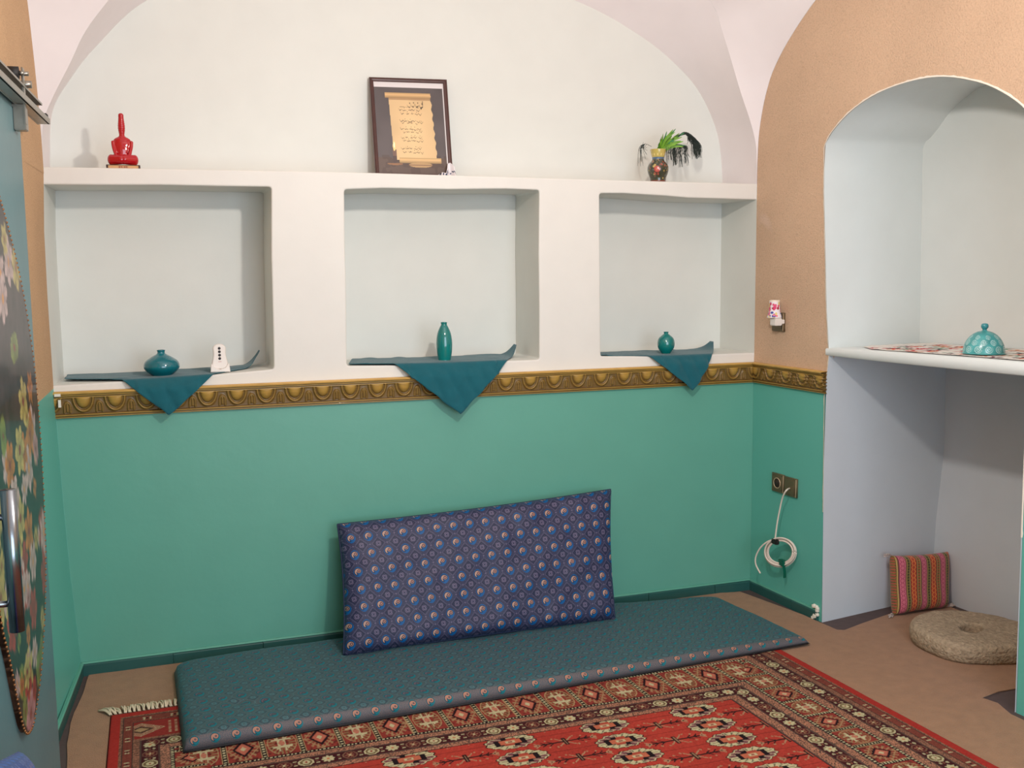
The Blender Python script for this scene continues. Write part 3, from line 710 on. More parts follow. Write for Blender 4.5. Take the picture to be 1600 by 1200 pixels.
M_rug = vmat('woven_rug', .95, .3, 420, spec=.04, sheen=.03)
grid_mesh('pile', np.stack([Xr, Yr, Zr], -1), M_rug, rug, cols=col, smooth=True, flip=True)
prt = []
for k in range(150):
    U0 = .003+k*.0150; x0, y0 = rug_xy(U0, 0.0)
    n_ = 3 if k > 24 else 4
    for j in range(n_):
        a = random.uniform(-.014, .006)-(.028 if k < 3 else .004); ln = random.uniform(.045, .066)
        pts = [(x0+random.uniform(-.003, .003), y0-.002, .011), (x0+a*.4+random.uniform(-.005, .005), y0+ln*.5, .013+random.uniform(0, .009)), (x0+a+random.uniform(-.006, .006), y0+ln, .007+random.uniform(0, .004))]
        prt.append(tube_mesh(None, spline(pts, 3), .0019, None, n=5, rs=[.0030]*6+[.0022]))
v, f = join_vf(prt)
fr = mk('fringe', v, f, mat('cream_wool_fringe', (214, 198, 170), .9, spec=.1), rug, True); tag(fr, 'cream knotted fringe', kind='stuff')

# ================================================================== paisley brocade
def brocade(name, cell, ground, ground2, blob, comma, core, dmd, outline, rough, sheen, strip=None, tint=None):
    m = bpy.data.materials.new(name); m.use_nodes = True; nt = m.node_tree; E.nt = nt; bs = nt.nodes['Principled BSDF']
    uvn = nt.nodes.new('ShaderNodeUVMap'); sp = nt.nodes.new('ShaderNodeSeparateXYZ'); nt.links.new(uvn.outputs[0], sp.inputs[0])
    U_, V_ = E(sp.outputs[0]), E(sp.outputs[1])
    nz = nt.nodes.new('ShaderNodeTexNoise'); nz.inputs['Scale'].default_value = 420; nz.inputs['Detail'].default_value = 1; nt.links.new(uvn.outputs[0], nz.inputs['Vector'])
    nw = nt.nodes.new('ShaderNodeTexNoise'); nw.inputs['Scale'].default_value = 3; nt.links.new(uvn.outputs[0], nw.inputs['Vector'])
    Nz, Nw = E(nz.outputs[0]), E(nw.outputs[0])
    u0 = U_*(1/cell)+V_*(.12/cell)+Nw*.3; v0 = V_*(1/cell)
    u, v = u0.fract()-.5, v0.fract()-.5
    a, b = (u0+.5).fract()-.5, (v0+.5).fract()-.5
    g = mixc(E.op('MULTIPLY', (Nz > .52), 1.0), ground, ground2)
    # diamond flower between the commas
    d = a.abs()+b.abs(); g = mixc((E.op('ABSOLUTE', d-.27) < .028), g, outline); g = mixc((d < .24)*(E.op('ABSOLUTE', (a*a-b*b).abs()-.008) < .006), g, dmd)
    g = mixc((E.op('ABSOLUTE', d-.40) < .012), g, dmd)
    g = mixc((elen(a, v) < .045), g, dmd); g = mixc((elen(u, b) < .045), g, dmd)
    db = elen(u, v*.9)+(u.abs()+v.abs())*.18
    g = mixc((db < .32), g, blob)
    A = elen(u-.05, v-.05); Bq = elen(u+.005, v-.005); Cq = elen(u-.075, v+.055)
    cres = (Bq < .185)*(Cq > .175)*(u < .06)*(v > -.15)
    out = E.op('MAXIMUM', (A < .150), (Bq < .225)*(Cq > .145)*(u < .1)*(v > -.19))
    g = mixc(out, g, outline); com = E.op('MAXIMUM', (A < .118), cres)
    g = mixc(com, g, comma); g = mixc((A < .088), g, outline); g = mixc((A < .060), g, core); g = mixc((A < .030), g, comma)
    if strip:  # front edge painted warmer, where the fabric's sheen drops away
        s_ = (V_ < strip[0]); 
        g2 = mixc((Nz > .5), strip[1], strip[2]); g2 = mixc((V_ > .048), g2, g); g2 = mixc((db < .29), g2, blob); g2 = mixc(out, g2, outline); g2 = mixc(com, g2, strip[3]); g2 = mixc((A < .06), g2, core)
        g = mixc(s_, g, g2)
    nt.links.new(g, bs.inputs['Base Color']); bs.inputs['Roughness'].default_value = rough; bs.inputs['Sheen Weight'].default_value = sheen
    if tint: bs.inputs['Sheen Tint'].default_value = (*lin(tint), 1)
    bs.inputs['Sheen Roughness'].default_value = .4; bs.inputs['Specular IOR Level'].default_value = .3
    bp = nt.nodes.new('ShaderNodeBump'); bp.inputs['Strength'].default_value = .25; bp.inputs['Distance'].default_value = .001; nt.links.new(nz.outputs[0], bp.inputs['Height']); nt.links.new(bp.outputs[0], bs.inputs['Normal'])
    return m
M_blue = brocade('blue_paisley_brocade', .0665, (36, 44, 74), (68, 66, 92), (0, 84, 144), (176, 144, 132), (150, 90, 78), (100, 92, 118), (20, 30, 56), .5, .25, tint=(60, 110, 170))
M_green = brocade('paisley_brocade_teal_sheen', .0640, (64, 82, 88), (82, 92, 94), (18, 112, 124), (96, 86, 96), (104, 78, 78), (74, 112, 120), (40, 62, 76), .55, .35, strip=(.056, (76, 84, 92), (112, 98, 98), (170, 122, 102)), tint=(60, 140, 150))  # same brocade as the cushion, teal sheen put into its colours
def pillow(name, c4, thick, m, parent=None, n=(120, 70), ex=(10, 8), pw=.5, ear=.0, wr=.004, seed=1, base_uv=1., sag=0., back_n=None):
    """c4: BL, BR, TR, TL of the mid plane; closed puffed cushion, one skin with a seam at mid thickness"""
    BL, BR, TR, TL = [np.array(p, float) for p in c4]
    u = np.sin((np.linspace(-1, 1, n[0]))*math.pi/2)*.5+.5; u = u*.45+np.linspace(0, 1, n[0])*.55; v = np.sin((np.linspace(-1, 1, n[1]))*math.pi/2)*.5+.5; v = v*.5+np.linspace(0, 1, n[1])*.5
    Ux, Vx = np.meshgrid(u, v, indexing='ij')
    nrm = np.cross(BR-BL, TL-BL); nrm /= np.linalg.norm(nrm)
    w_, h_ = np.linalg.norm(BR-BL), np.linalg.norm(TL-BL)
    a, b = 2*Ux-1, 2*Vx-1
    f = (np.clip(1-np.abs(a)**ex[0], 0, 1)*np.clip(1-np.abs(b)**ex[1], 0, 1))**pw
    # pinch sides a little so the corners form ears
    Us = Ux-ear*np.sign(a)*(np.abs(a)**6)*(1-b**2)*1.0; Vs = Vx-ear*1.6*np.sign(b)*(np.abs(b)**6)*(1-a**2)
    base = (BL*(1-Us[..., None])*(1-Vs[..., None])+BR*Us[..., None]*(1-Vs[..., None])+TR*Us[..., None]*Vs[..., None]+TL*(1-Us[..., None])*Vs[..., None])
    wn = (vnoise(Ux*w_, Vx*h_, 9, seed)-.5)*wr*2+(vnoise(Ux*w_, Vx*h_, 24, seed+1)-.5)*wr*.8
    fr_ = base+nrm*((thick/2*f+wn*f)[..., None]); bk = base-nrm*((thick/2*f)[..., None])
    uv = np.stack([Ux*w_*base_uv, Vx*h_*base_uv], -1)
    P = np.concatenate([fr_.reshape(-1, 3), bk.reshape(-1, 3)]); nn = n[0]*n[1]
    i, j = np.meshgrid(np.arange(n[0]-1), np.arange(n[1]-1), indexing='ij'); k = n[1]
    q = np.stack([i*k+j, (i+1)*k+j, (i+1)*k+j+1, i*k+j+1], -1).reshape(-1, 4)
    fs = np.concatenate([q, q[:, ::-1]+nn])
    me = bpy.data.meshes.new(name); me.from_pydata(P.tolist(), [], fs.tolist()); me.update()
    l = me.uv_layers.new(name='UVMap'); vi = np.zeros(len(me.loops), np.int32); me.loops.foreach_get('vertex_index', vi)
    l.data.foreach_set('uv', np.concatenate([uv.reshape(-1, 2)]*2)[vi].astype(np.float32).ravel())
    bm = bmesh.new(); bm.from_mesh(me); bmesh.ops.remove_doubles(bm, verts=bm.verts, dist=1e-5); bm.to_mesh(me); bm.free()
    return fin(name, me, m, parent, True), base, nrm

# floor mattress
mat_z = .032
def mattress():
    BLm, FLm, FRm, BRm = (.352, -.125), tuple(flr(286, 1176, .014)[:2]), tuple(flr(1266, 1005, .014)[:2]), (2.672, -.115)
    n = (200, 90); u = np.linspace(0, 1, n[0]); v = np.linspace(0, 1, n[1])
    Ux, Vx = np.meshgrid(u, v, indexing='ij')      # v 0 front .. 1 back
    X = (FLm[0]*(1-Ux)+FRm[0]*Ux)*(1-Vx)+(BLm[0]*(1-Ux)+BRm[0]*Ux)*Vx
    Y = (FLm[1]*(1-Ux)+FRm[1]*Ux)*(1-Vx)+(BLm[1]*(1-Ux)+BRm[1]*Ux)*Vx
    # front line bows a little; back-left corner is rounded
    Y += -.010*np.sin(Ux*math.pi)*(1-Vx)+.055*np.sin(np.clip(Ux, 0, 1)*math.pi)**.6*Vx
    a, b = np.abs(2*Ux-1), np.abs(2*Vx-1)
    f = (np.clip(1-a**60, 0, 1)*np.clip(1-b**22, 0, 1))**.42
    H = np.interp(Ux, [0, .3, .8, 1], [.050, .048, .040, .024])
    Z = .0125+H*f+(vnoise(X, Y, 6, 3)-.5)*.007*f+(vnoise(X, Y, 16, 4)-.5)*.003*f
    for (tx, ty) in ((.62, -.62), (.56, -.60)): Z -= .009*np.exp(-(((X-tx)/.025)**2+((Y-ty)/.02)**2))
    low = np.where(f < .02, .0125, .0125); 
    P = np.concatenate([np.stack([X, Y, Z], -1).reshape(-1, 3), np.stack([X, Y, low+0*X], -1).reshape(-1, 3)]); nn = n[0]*n[1]; k = n[1]
    i, j = np.meshgrid(np.arange(n[0]-1), np.arange(n[1]-1), indexing='ij')
    q = np.stack([i*k+j, (i+1)*k+j, (i+1)*k+j+1, i*k+j+1], -1).reshape(-1, 4)
    me = bpy.data.meshes.new('floor_mattress'); me.from_pydata(P.tolist(), [], np.concatenate([q, q[:, ::-1]+nn]).tolist()); me.update()
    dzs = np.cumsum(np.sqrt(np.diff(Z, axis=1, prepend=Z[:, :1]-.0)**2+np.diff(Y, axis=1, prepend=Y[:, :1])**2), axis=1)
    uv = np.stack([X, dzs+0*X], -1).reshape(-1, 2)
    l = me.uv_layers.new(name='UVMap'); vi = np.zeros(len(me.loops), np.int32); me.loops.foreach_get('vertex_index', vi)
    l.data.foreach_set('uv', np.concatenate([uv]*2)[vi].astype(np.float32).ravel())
    bm = bmesh.new(); bm.from_mesh(me); bmesh.ops.remove_doubles(bm, verts=bm.verts, dist=1e-5); bm.to_mesh(me); bm.free()
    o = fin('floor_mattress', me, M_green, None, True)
    tag(o, 'long thin teal-sheened paisley floor mattress lying along the back wall over the rug', 'mattress')
    pts = [(X[i, 0], Y[i, 0]-.001, .016) for i in range(0, n[0], 3)]
    tube_mesh('piping', pts, .0035, mat('black_piping', (20, 18, 24), .7), o, 6)
    return o
mattress()
# backrest cushion
Fq = [np.array(p, float) for p in ((.958, -.345, .078), (2.092, -.318, .066), (2.160, -.125, .572), (.985, -.130, .530))]
nb = np.cross(Fq[1]-Fq[0], Fq[3]-Fq[0]); nb /= np.linalg.norm(nb)
off = nb*-.048
cu, base, nb2 = pillow('backrest_cushion', [p+off for p in Fq], .110, M_blue, ex=(16, 10), pw=.48, ear=.011, wr=.007, n=(150, 90))
tag(cu, 'long blue paisley brocade backrest cushion leaning on the teal wall', 'cushion')
rim = [base[i, 0] for i in range(0, 150, 3)]+[base[-1, j] for j in range(0, 90, 3)]+[base[i, -1] for i in range(149, -1, -3)]+[base[0, j] for j in range(89, -1, -3)]
tube_mesh('piping', rim, .004, mat('navy_piping', (28, 40, 70), .7), cu, 6)
# blue cushion at the lower left
M_blue2 = brocade('bright_blue_brocade', .05, (24, 44, 112), (44, 70, 144), (30, 84, 176), (120, 110, 150), (150, 80, 100), (90, 100, 160), (14, 22, 70), .5, .15)
c2, _, _ = pillow('floor_cushion', [LWp(2.35, .05, .16), LWp(1.62, .05, .15), LWp(1.72, .50, .108), LWp(2.3, .72, .125)], .09, M_blue2, n=(50, 40), ex=(8, 6), pw=.5)
tag(c2, 'bright blue patterned cushion on the floor in front of the sliding door', 'cushion')

# ================================================================== triangular table napkins on the niche sills
M_nap = mat('petrol_blue_cotton', (18, 92, 104), .8, spec=.2, bump=.25, bscale=500, var=.08, vscale=30, sheen=.3)
def napkin(label, front, backe, hx0, hx1, apex, ztab, seed, tip):
    """front/backe: (x, y) polylines of the lying part; between hx0 and hx1 it hangs over the sill to apex (x, z); tip: (width, rise) of the turned-up right end"""
    xl, xr = front[0][0], front[-1][0]
    nx, ny = 110, 50; x = np.linspace(xl, xr, nx); P = np.zeros((nx, ny, 3)); ax = apex[0]
    for i, xx in enumerate(x):
        z0 = np.interp(xx, [p[0] for p in ztab], [p[1] for p in ztab])+.003
        yf = np.interp(xx, [p[0] for p in front], [p[1] for p in front]); yb = np.interp(xx, [p[0] for p in backe], [p[1] for p in backe])
        hang = 0.
        if hx0 < xx < hx1:
            hl = (xx-hx0)/(ax-hx0) if xx < ax else (hx1-xx)/(hx1-ax); hang = max(0, hl)*(z0-apex[1])
        path = [(yb, z0), (yf, z0)]
        if hang > .001:
            path = [(yb, z0), (.0, z0), (-.008, z0-.004)]
            zt = 1.076
            if hang > .045: path += [(-.034, zt), (-.038, zt-.012), (-.040-.012*min(1, (hang-.04)/.12), z0-hang)]
            else: path += [(-.008-.026*hang/.047, z0-hang)]
        pp = by_arc(np.array([(0, a, b) for a, b in path]), ny)
        for j in range(ny):
            y_, z_ = pp[j, 1], pp[j, 2]; dz = 0.
            wv = (vnoise(np.array(xx), np.array(z_+y_), 30, seed)-.5)*.006
            if xx > xr-tip[0]: q = (xx-(xr-tip[0]))/tip[0]; dz = tip[1]*q**2.0
            if z_ > z0-.002: dz += .007*max(0, vnoise(np.array(xx), np.array(y_), 16, seed+4)-.45)*(1 if y_ > .02 else 0)
            fold = .005*math.sin((xx-hx0)*46+z_*20)*max(0, min(1, (z0-z_)/.05))
            P[i, j] = (xx+(.012 if z_ < z0-.1 else 0)*math.sin(z_*90)*.3, y_-abs(wv)*(1 if z_ < z0-.01 else 0)-abs(fold), z_+dz)
    o = grid_mesh('napkin', P, M_nap, smooth=True)
    md = o.modifiers.new('s', 'SOLIDIFY'); md.thickness = .0018; md.offset = 0
    return tag(o, label, 'napkin', 'napkins on the niche sills')
napkin('petrol blue napkin under the squat vase in the left niche', [(.016, .13), (.222, -.003), (.54, -.003), (.70, .12), (.738, .20)], [(.016, .27), (.35, .285), (.70, .24), (.738, .235)], .222, .545, (.378, .972), [(0, 1.103), (.354, 1.105), (.54, 1.111), (.77, 1.122)], 1, (.075, .058))
napkin('petrol blue napkin under the tall bottle vase in the middle niche', [(1.068, .028), (1.245, -.003), (1.722, -.003), (1.775, .10), (1.825, .17)], [(1.068, .04), (1.125, .27), (1.72, .28), (1.79, .25), (1.825, .20)], 1.245, 1.722, (1.500, .912), [(1.05, 1.126), (1.47, 1.118), (1.87, 1.119)], 2, (.05, .048))
napkin('petrol blue napkin under the round vase in the right niche', [(2.152, .025), (2.375, -.003), (2.695, -.003), (2.76, .10), (2.80, .17)], [(2.152, .20), (2.5, .27), (2.72, .25), (2.80, .20)], 2.375, 2.69, (2.572, .955), [(2.1, 1.118), (2.5, 1.109), (2.91, 1.108)], 3, (.07, .040))

# ================================================================== ceramics
M_glaze = mat('turquoise_glaze', (10, 110, 122), .14, spec=.6, coat=.6, var=.12, vscale=14)
M_glaze2 = mat('teal_green_glaze', (6, 122, 118), .14, spec=.6, coat=.6, var=.10, vscale=14)
def vase(label, x, y, z, prof, m):
    o = lathe('vase', prof, m, loc=(x, y, z)); return tag(o, label, 'vase', 'turquoise vases in the niches')
def close_in(prof, t=.004):      # add an inner mouth so the opening reads as hollow
    r, z = prof[-1]; return [(.0, 0)]+prof+[(r-t*.5, z+.001), (r-t, z-.002), (r-t, z-.03)]
x, y = .362, .075
vase('squat wide turquoise vase with a short neck in the left niche', x, y, 1.1085, close_in([(.034, 0), (.040, .004), (.058, .02), (.0655, .036), (.058, .056), (.036, .072), (.0165, .083), (.0135, .090), (.0155, .097)]), M_glaze)
vase('tall slim turquoise bottle vase in the middle niche', 1.474, .075, 1.1225, close_in([(.024, 0), (.0265, .006), (.032, .04), (.0335, .075), (.029, .11), (.0195, .135), (.0125, .148), (.0135, .158)]), M_glaze2)
vase('small round teal vase with a tiny mouth in the right niche', 2.500, .070, 1.1145, close_in([(.018, 0), (.022, .004), (.035, .024), (.0385, .046), (.033, .068), (.017, .083), (.0095, .089), (.0115, .096)]), M_glaze2)
# white remote in its cradle
M_plast = mat('white_plastic', (232, 224, 216), .35, spec=.5)
rx, ry = .574, .055
rc = empty('remote_control', (rx, ry, 1.113), 'white remote control in its cradle beside the squat vase', 'remote control')
Mt = Matrix.Translation((rx, ry, 1.113)) @ Matrix.Rotation(R(-10), 4, 'X') @ Matrix(((1, 0, 0, 0), (0, 0, -1, 0), (0, 1, 0, 0), (0, 0, 0, 1)))
body = [(-.026, .012), (-.030, .028), (-.028, .045), (-.0245, .062), (-.0235, .078), (-.0245, .092), (-.021, .102), (-.011, .109), (0, .1105), (.011, .109), (.021, .102), (.0245, .092), (.0235, .078), (.0245, .062), (.028, .045), (.030, .028), (.026, .012)]
slab('body', [tuple(p) for p in spline(body, 3)], [], .018, .005, Mt @ Matrix.Translation((0, 0, .004)), M_plast, rc)
slab('cradle', [(-.037, 0), (.037, 0), (.034, .03), (.031, .034), (.020, .018), (0, .010), (-.020, .018), (-.031, .034), (-.034, .03)], [], .028, .003, Mt @ Matrix.Translation((0, 0, .008)), M_plast, rc)
M_btn = mat('dark_grey_button', (52, 50, 54), .4)
for zz_ in (.092, .079, .066, .053):
    b0 = Mt @ Vector((0, zz_, .011)); b1 = Mt @ Vector((0, zz_, .0145)); tube_mesh('button', [b0, b1], .0052, M_btn, rc, 14)
bm = bmesh.new(); box(bm, (-.006, .040, .0125), (.006, .0415, .0136), Mt); from_bm('marking', bm, mat('faint_red_print', (190, 120, 110), .5), rc)

# red seated figure bottle
M_red = mat('glossy_red_glaze', (178, 6, 24), .12, spec=.5, coat=.5)
fx, fy, fz = float(back(193, 262, .05)[0]), .052, 1.8745
fig = empty('figurine', (fx, fy, fz), 'glossy red seated figure with a long neck on a small wooden plinth', 'figurine')
bm = bmesh.new()
def blob(c, s, rot=None):
    M_ = Matrix.Translation(Vector(c)) @ (rot or Matrix.Identity(4)) @ Matrix.Diagonal((*s, 1)); bmesh.ops.create_uvsphere(bm, u_segments=24, v_segments=16, radius=1, matrix=M_)
g0 = .012
blob((0, 0, g0+.058), (.0325, .021, .052)); blob((0, 0, g0+.074), (.0355, .020, .030)); blob((0, 0, g0+.088), (.031, .017, .018))
for s in (-1, 1):
    for t in np.linspace(0, 1, 7): blob((s*(.040-.034*t), -.012-.014*t, g0+.021), (.0135+.004*t, .019, .0195-.002*t))
    for t in np.linspace(0, 1, 9):
        p = np.array([s*(.0315-.010*t**2), -.008-.020*t**1.5, g0+.084-.050*t]); blob(p, (.0068-.001*t,)*3)
for z_, r_ in ((.100, .014), (.106, .0105), (.112, .0100), (.120, .0110), (.128, .0124), (.136, .0132), (.144, .0130), (.152, .0122), (.160, .0112), (.168, .0104), (.176, .0098), (.182, .0096)): blob((0, 0, g0+z_), (r_, r_, .008))
me = bpy.data.meshes.new('body'); bm.to_mesh(me); bm.free(); me.transform(Matrix.Translation((fx, fy, fz)))
fo = fin('body', me, M_red, fig, True)
rm = fo.modifiers.new('r', 'REMESH'); rm.mode = 'VOXEL'; rm.voxel_size = .0013; rm.use_smooth_shade = True
smd = fo.modifiers.new('s', 'SMOOTH'); smd.factor = .6; smd.iterations = 10
M_ply = mat('pale_wood', (210, 160, 110), .6, var=.1, vscale=60)
bm = bmesh.new(); box(bm, (fx-.056, fy-.036, fz), (fx+.056, fy+.036, fz+.0125), None, .001); from_bm('plinth', bm, M_ply, fig)
bm = bmesh.new(); box(bm, (fx-.058, fy-.0375, fz-.0005), (fx-.051, fy+.037, fz+.0128)); box(bm, (fx+.052, fy-.0375, fz-.0005), (fx+.058, fy+.037, fz+.0128)); box(bm, (fx-.056, fy-.0375, fz+.0112), (fx+.056, fy-.030, fz+.0132)); from_bm('plinth_edge', bm, mat('dark_plinth_edge', (60, 35, 25), .6), fig)
bm = bmesh.new()
for k, xx in enumerate((-.013, -.0045, .004, .0125)):
    box(bm, (fx+xx-.003, fy-.0368, fz+.003), (fx+xx+.003, fy-.0355, fz+.0045)); box(bm, (fx+xx-.003, fy-.0368, fz+.0065), (fx+xx+.003, fy-.0355, fz+.008)); box(bm, (fx+xx-(.003 if k % 2 else -.001), fy-.0368, fz+.003), (fx+xx-(.0015 if k % 2 else -.0025), fy-.0355, fz+.009))
from_bm('inscription', bm, mat('red_lettering', (150, 30, 30), .6), fig)

# framed picture leaning on the lunette wall
zb = 1.876
FBL = onpl(586, 271, (0, 0, zb), (0, 0, 1)); 
yb_ = .195
FBL = np.array([back(586, 271, yb_)[0], yb_, zb]); FBR = np.array([back(707, 273, yb_)[0], yb_, zb]); yt = .282
FTL = back(576, 122, yt); FTR = back(697, 126, yt)
FTL = np.array([FTL[0], yt, FTL[2]]); FTR = np.array([FTR[0], yt, FTR[2]])
fn = np.cross(FBR-FBL, FTL-FBL); fn /= np.linalg.norm(fn)
def fp(u, v, o=0.): return (FBL*(1-u)+FBR*u)*(1-v)+(FTL*(1-u)+FTR*u)*v+fn*o
pic = empty('framed_picture', tuple((FBL+FBR)/2), 'dark brown framed picture of a written parchment scroll and candle on the top ledge', 'picture')
M_fr = mat('dark_brown_frame_wood', (74, 38, 32), .35, var=.15, vscale=30, coat=.3)
fw_, fh_ = np.linalg.norm(FBR-FBL), np.linalg.norm(FTL-FBL); tw, thh = .017/fw_, .017/fh_
for (u0, v0, u1, v1, hor) in ((0, 0, 1, 0, 1), (0, 1, 1, 1, 1), (0, 0, 0, 1, 0), (1, 0, 1, 1, 0)):
    sec = [(0, 0), (0, .012), (.25, .018), (.6, .014), (.85, .016), (1, .009), (1, 0)]
    rows_ = []
    for (uu_, vv_) in ((u0, v0), (u1, v1)):
        row = []
        for (i_, o_) in sec:
            row.append(fp(uu_+(i_*tw if uu_ == 0 else -i_*tw), vv_+(i_*thh if vv_ == 0 else -i_*thh), o_))
        rows_.append(row)
    grid_mesh('frame_side', np.array(rows_), M_fr, pic, smooth=False)
uu = np.linspace(tw, 1-tw, 200); vv = np.linspace(thh, 1-thh, 240); Up, Vp = np.meshgrid(uu, vv, indexing='ij')
a = (Up-tw)/(1-2*tw); b = (Vp-thh)/(1-2*thh)      # 0..1, b up
n1_ = vnoise(a, b, 6, 1); n2_ = vnoise(a, b, 20, 2)
col = lc(92, 84, 84)*(.8+.35*n1_[..., None]); 
def put2(m_, c_, al=1.): col[m_] = col[m_]*(1-al)+c_*al
put2(b < .16+.02*n1_, lc(98, 82, 74)); put2((b < .20) & (n2_ > .55), lc(84, 68, 62), .6)
xl_ = .19+.055*(1-b)/1*.8; xr_ = .80+.065*(.86-b)
par = (a > xl_) & (a < xr_+.008*np.sin(b*60)) & (b > .15) & (b < .86)
pc_ = lc(222, 188, 140)*(1-.12*n1_[..., None])+0*a[..., None]; put2(par, 0); col[par] = pc_[par]
gl = np.exp(-(((a-.5)/.25)**2+((b-.4)/.3)**2))[..., None]*.25; col[par] = (col*(1+gl))[par]
tr_ = (np.abs(b-.855) < .028) & (a > .15) & (a < .80); col[tr_] = (lc(220, 178, 124)*(1.05-.5*np.abs(((b-.862)/.03))[..., None]))[tr_]
br_ = (np.abs(b-.145) < .028) & (a > .30) & (a < .90); col[br_] = (lc(222, 184, 130)*(1.05-.5*np.abs(((b-.152)/.03))[..., None]))[br_]
put2(par & (np.abs(b-.815) < .01), lc(140, 96, 60), .6)
ink = lc(44, 34, 30)
def stroke(x0, y0, w_, h_, th_, al=.85, ph=0.):      # a curved pen stroke
    t_ = (a-x0)/w_; m_ = (np.abs(t_) < 1); yy = y0+h_*(t_**2-.5)+.004*np.sin(t_*5+ph); put2(m_ & (np.abs(b-yy) < th_*(1-.6*np.abs(t_))), ink, al)
rs_ = random.Random(3)
for k, (x0, y0) in enumerate(((.66, .735), (.60, .745), (.54, .745), (.485, .74))): stroke(x0, y0, .028, .03, .013-.002*k, .9-.1*k, k); put2((np.hypot(a-x0-.012, b-y0-.032) < .008), ink, .8)
put2((np.abs(a-.68) < .006) & (np.abs(b-.77) < .025), ink, .9); put2((np.abs(b-.728-.2*(a-.45)**2) < .004) & (a > .35) & (a < .5), ink, .5)
for row, y0 in enumerate((.70, .655, .575, .555, .49, .46, .395, .36, .275, .235)):
    off_ = .0 if row % 2 else -.03
    for k in range(5):
        x0 = .39+off_+k*.062+rs_.uniform(-.01, .01); stroke(x0, y0+rs_.uniform(-.006, .006), rs_.uniform(.018, .034), rs_.uniform(.008, .02), .005, .75, k)
        if rs_.random() < .6: put2(np.hypot(a-x0, b-y0-.02) < .005, ink, .7)
cd_ = (np.abs(a-.235) < .028) & (b > .12) & (b < .26); put2(cd_, lc(120, 92, 80)); put2(cd_ & (b < .19), lc(86, 70, 66))
put2((((a-.235)/.02)**2+((b-.30)/.055)**2) < 1, lc(250, 214, 140)); put2((((a-.235)/.009)**2+((b-.31)/.03)**2) < 1, lc(255, 246, 214)); 
put2(((((a-.235)/.11)**2+((b-.105)/.014)**2) < 1) & (b < .112), lc(150, 110, 78)); pl_ = (((a-.60)/.17)**2+((b-.095-.05*(a-.6)**2)/.028)**2) < 1; put2(pl_, lc(186, 152, 108)); put2(pl_ & (np.abs(b-.095) < .004), lc(130, 100, 80))
put2((b > .945), lc(228, 220, 220)); put2((a > .982) & (b > .12), lc(214, 208, 206))
M_pr = vmat('printed_picture', .25, spec=.4, coat=.25)
Pp = fp(0, 0)[None, None]*0+(FBL[None, None]*(1-Up[..., None])+FBR*Up[..., None])*(1-Vp[..., None])+(FTL*(1-Up[..., None])+FTR*Up[..., None])*Vp[..., None]+fn*.008
grid_mesh('print', Pp, M_pr, pic, cols=col, smooth=False)
mk('backing_board', [fp(.01, .01, 0), fp(.99, .01, 0), fp(.99, .99, 0), fp(.01, .99, 0)], [(0, 1, 2, 3)], M_fr, pic)
# dotted white cloth at its lower right corner
M_dot = None
def dotted():
    nx, ny = 60, 46; a_, b_ = np.meshgrid(np.linspace(0, 1, nx), np.linspace(0, 1, ny), indexing='ij')
    c0 = back(700, 272, .14)
    x_ = c0[0]-.045+.085*a_; hgt = np.interp(a_, [0, .30, .52, .66, .78, .93, 1], [.008, .026, .024, .064, .068, .050, .008])
    z_ = 1.874+b_*hgt+.0; y_ = .150+.010*np.sin(a_*19)*(1-.5*b_)+.010*np.cos(a_*9)+.03*b_*.6
    cc = np.zeros(a_.shape+(3,)); cc[:] = lc(232, 226, 228)
    r2 = random.Random(8)
    for _ in range(26):
        p, q = r2.random(), r2.random()*.95; m_ = np.hypot((a_-p)*.085, (b_-q)*hgt) < r2.uniform(.0024, .004); cc[m_] = lc(40, 62, 96) if r2.random() < .7 else lc(30, 36, 44)
    o = grid_mesh('dotted_cloth', np.stack([x_, y_, z_], -1), vmat('dotted_cotton', .8), cols=cc, smooth=True)
    sd_ = o.modifiers.new('s', 'SOLIDIFY'); sd_.thickness = .002
    tag(o, 'small white folded cloth with dark blue dots at the corner of the picture frame', 'cloth')
dotted()

# painted vase with greenery on the ledge
vx, vy, vz = float(back(1028, 280, .06)[0]), .06, 1.869
fv = empty('painted_vase', (vx, vy, vz), 'dark flower-painted vase with a gold collar on the right of the top ledge', 'vase')
def vcols(P, a_, p_):
    cc = np.zeros(P.shape); cc[:] = lc(58, 60, 44); zrel = P[..., 2]-vz; ang = np.broadcast_to(a_[None], zrel.shape); r3 = random.Random(4)
    u_ = ang*.045
    for k in range(150):
        p, q = r3.random()*2*math.pi, r3.random()*.095; s = r3.uniform(.0028, .0062); c3 = r3.choice([(180, 146, 70), (160, 84, 70), (196, 170, 100), (90, 104, 104), (176, 110, 66), (96, 92, 58), (70, 74, 54)])
        d = np.hypot(((ang-p+math.pi) % (2*math.pi)-math.pi)*.045, zrel-q); m_ = d < s*(.7+.3*np.cos(5*ang+k)); cc[m_] = lc(*c3)
    d = np.hypot((((ang-R(238)+math.pi) % (2*math.pi))-math.pi)*.045, zrel-.052); cc[d < .0135] = lc(188, 84, 76); cc[d < .006] = lc(214, 120, 104)
    cc[(zrel > .098) & (zrel < .106)] = lc(86, 112, 140); cc[zrel >= .106] = lc(196, 176, 96); cc[(zrel > .112) & (zrel < .122) & (np.cos(ang*12) > .3)] = lc(226, 206, 130); cc[zrel < .006] = lc(120, 60, 44)
    return cc
lathe('body', [(0, 0), (.032, 0), (.034, .004), (.036, .018), (.044, .04), (.0465, .058), (.041, .075), (.030, .088), (.0255, .098), (.027, .106), (.031, .12), (.0345, .137), (.033, .138), (.028, .122), (.024, .10)], vmat('painted_enamel', .16, spec=.6, coat=.6), fv, loc=(vx, vy, vz), cols=vcols, n=160, sub=8)
